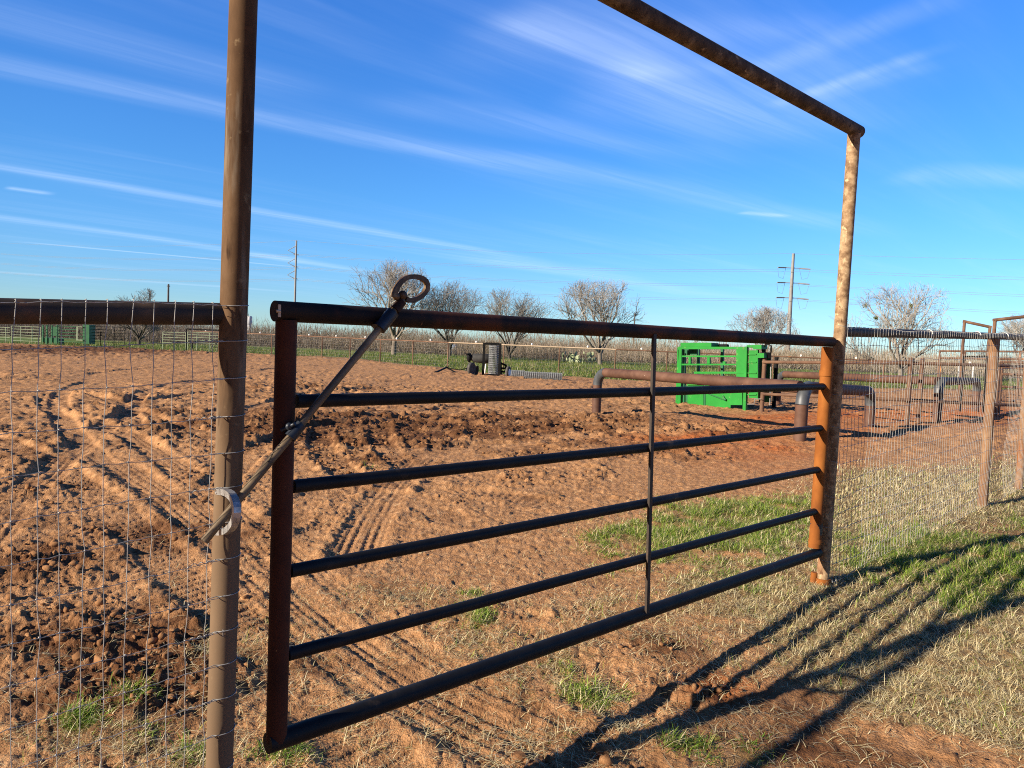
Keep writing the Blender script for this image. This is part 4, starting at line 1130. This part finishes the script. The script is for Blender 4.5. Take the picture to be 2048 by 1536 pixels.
def dummy():
    w = G(948, 752); D = w.y
    root = thing('roping_dummy', w, 'dark grey roping steer dummy on a wheeled frame behind the black frame', 'roping dummy')
    def Q(px, py, dy=0.0): return PY(px, py, D + 1.5 + dy)
    zx = lambda a, c_: (860 + a / 7.314, 660 + c_ / 7.314)
    MB().tube([Q(*zx(590, 400)), Q(*zx(640, 410)), Q(*zx(760, 415)), Q(*zx(850, 420)), Q(*zx(880, 420))], [.10, .19, .22, .21, .12], 16).build('body', MAT['hide'], root)
    hd_ = MB().ball(Q(*zx(572, 400), -.1), .11, .12, .22, 10, 8); hd_.build('head', MAT['black_steel'], root)
    for s in (-1, 1):
        MB().tube([Q(*zx(580, 365), -.1 + s * .06), Q(*zx(540, 350), -.1 + s * .15), Q(*zx(500, 345), -.1 + s * .3)], [.035, .028, .012], 8).build('horn', MAT['black_steel'], root)
    for a, c_, e, g_ in ((590, 460, 520, 600), (820, 470, 800, 650), (850, 470, 880, 655), (640, 470, 660, 560)):
        MB().tube([Q(*zx(a, c_)), Q(*zx(e, g_), -.1)], .03, 8).build('leg', MAT['white' if a in (820,) else 'hide'], root)
    wc = PY(*zx(610, 570), D); ax = Vector((.86, -.5, 0)).normalized(); u, w_ = ortho(ax)
    wh = MB().tube([wc + (u * math.cos(a) + w_ * math.sin(a)) * .22 for a in [2 * math.pi * i / 24 for i in range(24)]], .07, 10, closed=True).build('wheel', MAT['rubber'], root)
    MB().tube([wc - ax * .05, wc + ax * .05], .17, 18).build('rim', MAT['rubber'], wh)
    fd = MB()
    for i in range(7):
        a0, a1 = R(60 + i * 20), R(60 + (i + 1) * 20)
        p = [wc + (u * math.cos(a) + w_ * math.sin(a)) * .38 for a in (a0, a1)]
        fd.prism(p[0] - ax * .12, p[1] - ax * .12, p[1] + ax * .12, p[0] + ax * .12, (wc - p[0]).normalized() * .03)
    fd.build('mudguard', MAT['hide'], root)
    MB().tube([Q(*zx(540, 560), -.4), Q(*zx(440, 585), -.5), Q(*zx(260, 560), -.5)], .02, 8).build('tow_bar', MAT['black_steel'], root)
    fb = MB()
    for a, c_ in (((1020, 480), (1120, 520)), ((1040, 560), (1110, 560)), ((1040, 610), (1120, 610)), ((1110, 510), (1115, 670)), ((1035, 470), (1040, 670))):
        fb.tube([Q(*zx(*a), -.2), Q(*zx(*c_), -.2)], .045, 8)
    fb.build('rear_frame', MAT['black_steel'], root)
    wc2 = PY(*zx(1145, 625), D + .2)
    ax2 = Vector((.95, -.3, 0)).normalized(); u2, w2 = ortho(ax2)
    wh = MB().tube([wc2 + (u2 * math.cos(a) + w2 * math.sin(a)) * .22 for a in [2 * math.pi * i / 20 for i in range(20)]], .07, 8, closed=True).build('wheel', MAT['rubber'], root)
    MB().tube([wc2 - ax2 * .06, wc2 + ax2 * .06], .17, 16).build('rim', MAT['white'], wh)
dummy()
sa = thing('bent_bar', G(890, 745), 'black bent bar lying on the dirt left of the roping dummy', 'bar')
q_ = [G(871, 747), G(893, 744), G(914, 748)]
MB().tube([q_[0] + Vector((0, 0, .04)), q_[1] + Vector((0, 0, .22)), q_[2] + Vector((0, 0, .03))], .045, 8).build('shaft', MAT['black_steel'], sa)
MB().ball(q_[0] + Vector((0, 0, .05)), .07, .06, .06, 8, 6).build('knob', MAT['black_steel'], sa)
bp = G(908, 709)
br = thing('plastic_barrel', bp, 'blue plastic barrel at the foot of a bare tree beyond the fence', 'barrel')
MB().tube([bp, bp + Vector((0, 0, .12)), bp + Vector((0, 0, .55)), bp + Vector((0, 0, .98)), bp + Vector((0, 0, 1.05))], [.28, .33, .35, .33, .26], 18).build('body', MAT['barrel'], br)
for z in (.35, .72): MB().tube([bp + Vector((0, 0, z)), bp + Vector((0, 0, z + .05))], .365, 18).build('rib', MAT['barrel'], br)

# ------------------------------------------------------------------ pens at the far left
def panel(x0, x1, ytop, ybot, D, rails, m_, label, name='livestock_panel', group=None, r=.021, uprights=(0, 1), pr=.026):
    a, b_ = PY(x0, ytop, D), PY(x1, ytop, D); zb = PY(x0, ybot, D).z; zb = max(zb, -.02)
    root = thing(name, (a.x, a.y, 0), label, 'panel', group)
    for k in range(rails):
        z = a.z + (zb + .18 - a.z) * k / max(rails - 1, 1)
        MB().tube([Vector((a.x, a.y, z)), Vector((b_.x, b_.y, z))], r, 8).build('rail', MAT[m_], root)
    for t in uprights:
        p = a.lerp(b_, t); MB().tube([Vector((p.x, p.y, -.1)), Vector((p.x, p.y, a.z + .02))], pr, 8).build('upright', MAT[m_], root)
    return root
lg = 'livestock panels at the far left'
panel(-60, 20, 652, 688, 55, 6, 'pale_green', 'pale steel panel at the left edge of the photo, seen below the near rail', group=lg, uprights=(0, .5, .9))
panel(24, 82, 652, 688, 54.5, 6, 'pale_green', 'pale steel panel left of the dark green chute', group=lg, uprights=(0, .3, .7, 1))
panel(118, 170, 652, 688, 54, 6, 'dark_green', 'dark green panel in the middle of the dark green chute', group=lg, uprights=(0, 1), r=.024)
panel(178, 250, 652, 688, 54.5, 6, 'black_steel', 'thin dark panel right of the dark green chute', group=lg, uprights=(0, .33, .7, 1), r=.018)
panel(326, 372, 664, 690, 53, 5, 'pale_green', 'pale panel with five rails left of the black gate frame', group=lg, uprights=(0, .5, 1))
panel(376, 438, 664, 690, 53, 5, 'pale_green', 'pale panel inside the black gate frame', group=lg, uprights=(0, .3, .7, 1))
frame_gateway(373, 658, 455, 661, 52, 'thin black gate frame among the far left panels', 'black_steel', .04, name='gate_frame')
def far_chute():
    D = 54; a = PY(84, 650, D)
    root = thing('squeeze_chute', (a.x, a.y, 0), 'dark green cattle chute far off below the near left rail', 'cattle chute')
    def bx(name, x0, y0, x1, y1, dy, t, m_='dark_green'):
        p, q_ = PY(x0, y0, D + dy), PY(x1, y1, D + dy)
        MB().prism(p, Vector((q_.x, p.y, p.z)), Vector((q_.x, p.y, max(q_.z, -.05))), Vector((p.x, p.y, max(q_.z, -.05))), Vector((0, t, 0))).build(name, MAT[m_], root)
    bx('lower_box', 86, 675, 113, 689, 0, .9)
    for x0 in (84, 92, 102, 112): bx('upright', x0, 650, x0 + 2.2, 689, -.05, .08)
    for y0 in (650.5, 658, 664, 670): bx('rail', 83, y0, 118, y0 + 1.6, -.1, .05)
    bx('tall_panel', 166, 649, 178, 688, 0, .8); bx('gate_stile', 153, 653, 155, 681, -.1, .05, 'pale_green'); bx('gate_rail', 155, 653, 165, 654.5, -.1, .05, 'pale_green'); bx('gate_rail', 155, 679, 165, 681, -.1, .05, 'pale_green')
    bx('shade_panel', 104, 653, 112, 672, .5, .05)
far_chute()

# ------------------------------------------------------------------ cactus clumps
def cactus(px, py, h, npad, label, seed):
    rn = random.Random(seed); p = G(px, py)
    root = thing('prickly_pear', p, label, 'cactus', 'prickly pears beyond the far fence')
    for i in range(npad):
        a = rn.uniform(0, 6.28); t = rn.random(); rr = h * .75 * rn.random()
        s = h * rn.uniform(.13, .22)
        c = p + Vector((math.cos(a) * rr, math.sin(a) * rr * .6, s * .9 + t * max(h - 1.6 * s, .05)))
        rot = Matrix.Rotation(rn.uniform(0, 3.14), 3, 'Z') @ Matrix.Rotation(rn.uniform(-.6, .6), 3, 'Y')
        MB().ball(c, s * .85, s * .16, s * 1.1, 10, 7, rot).build('pad', MAT['cactus'], root)
        if c.z > p.z + s * 1.6: MB().ball(p + Vector((math.cos(a) * rr, math.sin(a) * rr * .6, s * .9)), s * .7, s * .16, s * 1.1, 8, 6, rot).build('pad', MAT['cactus'], root)
for i, (px, py, h, k, lab) in enumerate(((1137, 724, 1.0, 16, 'tall prickly pear close behind the far fence, left of a forked tree'), (1152, 727, .8, 10, 'low prickly pear at the foot of the taller one'), (1178, 722, .9, 14, 'prickly pear between the far fence and the forked tree'),
                                         (1215, 714, 1.0, 12, 'prickly pear right of the forked tree trunk'), (1238, 712, .8, 9, 'smaller prickly pear just right of another behind the forked tree'), (1270, 706, .9, 10, 'distant prickly pear left of the green chute'),
                                         (1313, 712, .9, 8, 'prickly pear nearest the left side of the green chute'), (875, 704, .9, 12, 'prickly pear by the brush left of the blue barrel'), (855, 703, .7, 7, 'small prickly pear farthest left by the brush'))):
    cactus(px, py, h, k, lab, 50 + i)

# ------------------------------------------------------------------ bare trees
def tree(px, base_py, D, top_py, x_l, x_r, seed, label, stems=1, dark=False, low=.16, spread=1.0, levels=5, group='bare trees beyond the far fence', twig_r=.008, name='bare_tree'):
    rn = random.Random(seed)
    base = PY(px, base_py, D); base = Vector((base.x, base.y, 0))
    top = PY(px, top_py, D).z; H = top
    wl_ = base.x - PY(x_l, top_py, D).x; wr_ = PY(x_r, top_py, D).x - base.x
    segs = []       # (points, radii, level)
    def rv(s_): return Vector((rn.gauss(0, s_), rn.gauss(0, s_), rn.gauss(0, s_)))
    wl_ *= 1.28; wr_ *= 1.28; ry_ = (wl_ + wr_) / 2; cz = .54 * H
    def room(p, d):
        rx_ = wl_ if (p.x + d.x * .6) < 0 else wr_
        rz_ = .50 * H if (p.z + d.z * .6) > cz else .40 * H
        a = (d.x / rx_) ** 2 + (d.y / ry_) ** 2 + (d.z / rz_) ** 2
        b_ = (p.x * d.x) / rx_ ** 2 + (p.y * d.y) / ry_ ** 2 + ((p.z - cz) * d.z) / rz_ ** 2
        c_ = (p.x / rx_) ** 2 + (p.y / ry_) ** 2 + ((p.z - cz) / rz_) ** 2 - 1
        q_ = b_ * b_ - a * c_
        if q_ < 0: return .06 * H
        return min(max((-b_ + math.sqrt(q_)) / a, .05 * H), .9 * H)
    FR = (.5, .66, .60, .60, .6, .6)
    def grow(p, d, r, lev):
        n_ = 4 if lev < 2 else 3
        ln = room(p, d) * FR[lev] * rn.uniform(.75, 1.2)
        if lev >= 3: ln = min(ln, .20 * H)
        if lev >= 4: ln = min(ln, .12 * H)
        pts = [p]; q = p; dd = d
        for i in range(n_):
            dd = (dd + rv(.13 + .035 * lev) + Vector((0, 0, .03 + .06 * (lev > 1)))).normalized()
            q = q + dd * ln / n_; pts.append(q)
        rad_ = [r * (1 - .5 * i / n_) for i in range(n_ + 1)]
        segs.append((pts, rad_, lev))
        if lev >= levels: return
        kids = (5, 5, 5, 4, 2)[lev]
        for k in range(kids):
            t = .30 + .70 * (k + rn.random()) / kids
            j = min(int(t * n_), n_ - 1); f_ = t * n_ - j
            b0 = pts[j].lerp(pts[j + 1], min(f_, 1))
            ax = (pts[j + 1] - pts[j]).normalized()
            u, w_ = ortho(ax); a = rn.uniform(0, 6.28); ang = rn.uniform(.3, .8)
            nd = (ax * math.cos(ang) + (u * math.cos(a) + w_ * math.sin(a)) * math.sin(ang) + Vector((0, 0, .10))).normalized()
            grow(b0, nd, max(r * .55, .009), lev + 1)
    tr = MB()
    for s_ in range(stems):
        b0 = Vector((rn.uniform(-.3, .3) * (stems > 1), rn.uniform(-.2, .2) * (stems > 1), -.15))
        lean = Vector((rn.uniform(-.25, .25) * (stems > 1) + rn.uniform(-.06, .06), rn.uniform(-.15, .15), 1)).normalized()
        t0 = b0 + lean * H * low
        segs.append(([b0, b0.lerp(t0, .5) + rv(.03), t0], [.030 * H / stems ** .5, .025 * H / stems ** .5, .023 * H / stems ** .5], 0))
        nl = 7 if stems == 1 else 3
        for k in range(nl):
            a = 2 * math.pi * (k + rn.random() * .6) / nl; tilt = rn.uniform(.35, 1.2) * spread
            if k == 0: tilt *= .3
            d = Vector((math.cos(a) * math.sin(tilt), math.sin(a) * math.sin(tilt), math.cos(tilt))) + lean * .25
            grow(t0 - lean * H * low * rn.uniform(0, .25), d.normalized(), .014 * H / stems ** .35, 1)
    fit = lambda p: base + p
    trunk, crown = MB(), MB()
    for pts, rad_, lev in segs:
        P_ = [fit(p) for p in pts]
        if lev <= 1: trunk.tube(P_, [max(q_, .03) for q_ in rad_], 8, caps=False)
        else: crown.tube(P_, [max(q_ * .8, twig_r * (1 - .4 * i / len(P_))) for i, q_ in enumerate(rad_)], 4 if lev == 2 else 3, caps=False, smooth=lev == 2)
    root = thing(name, base, label, 'tree', group)
    trunk.build('trunk', MAT['bark_dark' if dark else 'bark'], root)
    crown.build('crown', MAT['twig_dark' if dark else 'twig'], root)
    return root, H
tree(787, 706, 66, 517, 678, 868, 101, 'tall bare tree with a wide round crown behind the latch handle', low=.20)
tree(905, 706, 66, 560, 846, 975, 102, 'many stemmed bare tree with upright branches behind the gate top rail', stems=3, dark=True, low=.12, spread=.75)
tree(1018, 711, 64, 574, 958, 1115, 103, 'low forked dark bare tree beside the upright wire roll', dark=True, low=.10, spread=1.15)
tree(1200, 724, 62, 557, 1108, 1303, 104, 'pale bare tree with a forked trunk between the wire rolls and the green chute', low=.16, spread=1.1)
tree(1526, 715, 110, 612, 1460, 1585, 105, 'small hazy bare tree left of the right transmission pole', low=.15, twig_r=.015)
tm, hm = tree(1802, 722, 58, 560, 1698, 1898, 106, 'pale bare tree carrying mistletoe behind the right fence', low=.12, spread=1.25)
tree(278, 690, 62, 574, 232, 322, 107, 'dark bare tree half hidden behind the near left rail', dark=True, low=.14, spread=1.2, twig_r=.0095)
tree(2052, 722, 60, 618, 1985, 2120, 108, 'bare tree cut by the right edge of the photo behind the pens', low=.14, spread=1.1)
for (px, py, r_) in ((1732, 610, .28), (1822, 612, .18), (1752, 636, .18)):
    c = PY(px, py, 58); mb = MB(); rn = random.Random(px)
    for k in range(160):
        d = Vector((rn.gauss(0, 1), rn.gauss(0, 1), rn.gauss(0, 1))).normalized(); q_ = c + d * r_ * rn.uniform(.2, 1); e = Vector((rn.gauss(0, 1), rn.gauss(0, 1), rn.gauss(0, 1))).normalized() * .07
        u, w_ = ortho(e); b0 = len(mb.v); mb.v += [q_ - e, q_ + u * .03, q_ + e, q_ - u * .03]; mb.face((b0, b0 + 1, b0 + 2, b0 + 3))
    mb.build('mistletoe', MAT['mistletoe'], tm)

# ------------------------------------------------------------------ brush: a far thicket that reads as one mass
def brush():
    n = 200000
    x = RNG.uniform(-95, 150, n); dep = RNG.beta(1.2, 1.6, n)
    near = 76 + 5 * fbm(x, x * 0, 14, 3, 301) + 3 * np.clip((x - 5) / 40, 0, 1)
    y = near + dep * 34
    hh = (3.5 + 1.7 * fbm(x, y * .4, 9, 3, 303) + .9 * fbm(x, y, 2.2, 2, 304)) * (0.55 + .65 * dep)
    hh = np.clip(hh, .7, 6.5) * RNG.uniform(.45, 1.1, n)
    ln = RNG.uniform(.4, 1.4, n); z0 = np.maximum(hh - ln, 0) * RNG.uniform(0.15, 1, n)
    az = RNG.uniform(0, 2 * np.pi, n); til = np.abs(RNG.normal(0, .62, n))
    dx, dy, dzz = np.cos(az) * np.sin(til), np.sin(az) * np.sin(til), np.cos(til)
    w = RNG.uniform(.010, .030, n)
    a2 = RNG.uniform(0, np.pi, n); ux, uy = np.cos(a2) * w, np.sin(a2) * w
    p = np.column_stack([x, y, z0]); d = np.column_stack([dx, dy, dzz]) * ln[:, None]; u = np.column_stack([ux, uy, np.zeros(n)])
    v = np.column_stack([-uy, ux, np.zeros(n)])
    V = np.stack([p - u, p + u, p + d, p - v, p + v, p + d * .97], 1).reshape(-1, 3)
    b0 = np.arange(n)[:, None] * 6
    Fc = np.concatenate([b0 + np.array([[0, 1, 2]]), b0 + np.array([[3, 4, 5]])], 0)
    pal = np.array([[.33, .275, .215], [.25, .21, .165], [.42, .36, .285], [.29, .215, .155], [.20, .18, .12]])
    t = pal[RNG.integers(0, 5, n)] * RNG.uniform(.7, 1.15, (n, 1))
    o = np_mesh('brush_thicket', V, Fc, MAT['brush'], np.repeat(t, 6, 0))
    tag(o, 'grey brown leafless brush thicket along the horizon', 'brush', kind='stuff')
brush()

# ------------------------------------------------------------------ poles and power lines
def t_pole(px, top, D, label, arms, side, small=False):
    t_ = PY(px, top, D); base = Vector((PY(px - (690 - top) * .02, 700, D).x, D, 0)); base.x = t_.x
    root = thing('transmission_pole', base, label, 'transmission pole', 'steel transmission poles on the skyline')
    MB().tube([base, base.lerp(t_, .5), t_], [.46, .40, .30] if small else [.8, .62, .44], 14).build('shaft', MAT['pole_steel'], root)
    pts = []
    for (ay, half) in arms:
        z = PY(px, ay, D).z; c = Vector((t_.x, D, z))
        MB().tube([c - Vector((half, 0, 0)), c + Vector((half, 0, 0))], .14, 8).build('arm', MAT['pole_steel'], root)
        for s in (-1, 1):
            e = c + Vector((half * s, 0, 0))
            if small and s > 0: continue
            if small:
                MB().tube([c, e + Vector((-1.4 - half, 0, 1.4)), c + Vector((0, 0, 3.4))], .16, 6).build('insulator', MAT['insul'], root); continue
            MB().tube([e, e + Vector((s * 3.0, -1.5, -.35 if s > 0 else -.2))], .22, 8).build('insulator', MAT['insul'], root)
            j = MB().tube([e + Vector((s * 3, -1.2, -.4)), e + Vector((s * 2.4, -1, -3.2)), e + Vector((s * .8, -.5, -3.6)), e + Vector((0, 0, -.2))], .05, 5); j.build('jumper', MAT['insul'], root)
    return t_
tr_ = t_pole(1587, 507, 250, 'thick grey steel transmission pole with three tiers of insulators, right of the sky', ((536, 2.2), (566, 2.2), (596, 2.2)), 1)
tl_ = t_pole(593, 481, 300, 'thinner grey steel transmission pole on the left, seen over the end of the gate', ((509, .9), (534, .9), (558, .9)), -1, True)
LINES = [(507, 481, 'topmost single power line'), (538, 508, 'upper power line of the top pair'), (543, 511, 'lower power line of the top pair'), (568, 533, 'upper power line of the middle pair'), (572, 536, 'lower power line of the middle pair'), (598, 557, 'upper power line of the bottom pair'), (602, 560, 'lower power line of the bottom pair')]
for i, (yr, yl, lab) in enumerate(LINES):
    a = PY(593, yl, 300); b_ = PY(1587, yr, 250)
    e = b_ + (b_ - a) * 1.0 + Vector((0, -60, -2)); st = a - (b_ - a) + Vector((0, 40, 0))
    if i % 2 == 0 and i: a = a + Vector((1.5, 0, 0)); b_ = b_ + Vector((2.5, -2, 0))
    pts = []
    for p, q_ in ((st, a), (a, b_), (b_, e)):
        for k in range(12):
            t = k / 12; pts.append(p.lerp(q_, t) - Vector((0, 0, 4 * t * (1 - t) * 2.0)))
    pts.append(e)
    o = MB().tube(pts, .042, 4, caps=False).build('power_line', MAT['insul'])
    tag(o, lab + ' strung between the two transmission poles', 'power line', 'power lines across the sky')
for px, top, D, lab in ((337, 568, 150, 'slim dark utility pole above the near left rail'), (1270, 625, 200, 'distant utility pole standing right of the pale forked tree')):
    t_ = PY(px, top, D); root = thing('utility_pole', (t_.x, D, 0), lab, 'utility pole')
    MB().tube([Vector((t_.x, D, 0)), t_], [.22, .16], 8).build('shaft', MAT['wood_pole'], root)
    MB().tube([t_ + Vector((-.3, 0, -.4)), t_ + Vector((.3, 0, -.4))], .09, 6).build('arm', MAT['wood_pole'], root)
t_ = PY(499, 632, 380); root = thing('water_tower', (t_.x, 380, 0), 'grey water tower far off at the right edge of the near post', 'tower')
MB().tube([Vector((t_.x, 380, 0)), Vector((t_.x, 380, t_.z - 4.0))], 1.0, 12).build('stem', MAT['concrete'], root)
MB().tube([Vector((t_.x, 380, t_.z - 4.4)), Vector((t_.x, 380, t_.z - 4)), Vector((t_.x, 380, t_.z - .4)), Vector((t_.x, 380, t_.z))], [1.0, 1.35, 1.35, .9], 14).build('tank', MAT['concrete'], root)
MB().tube([Vector((t_.x - .6, 380, t_.z)), Vector((t_.x - .6, 380, t_.z + 1.1))], .15, 6).build('mast', MAT['insul'], root)
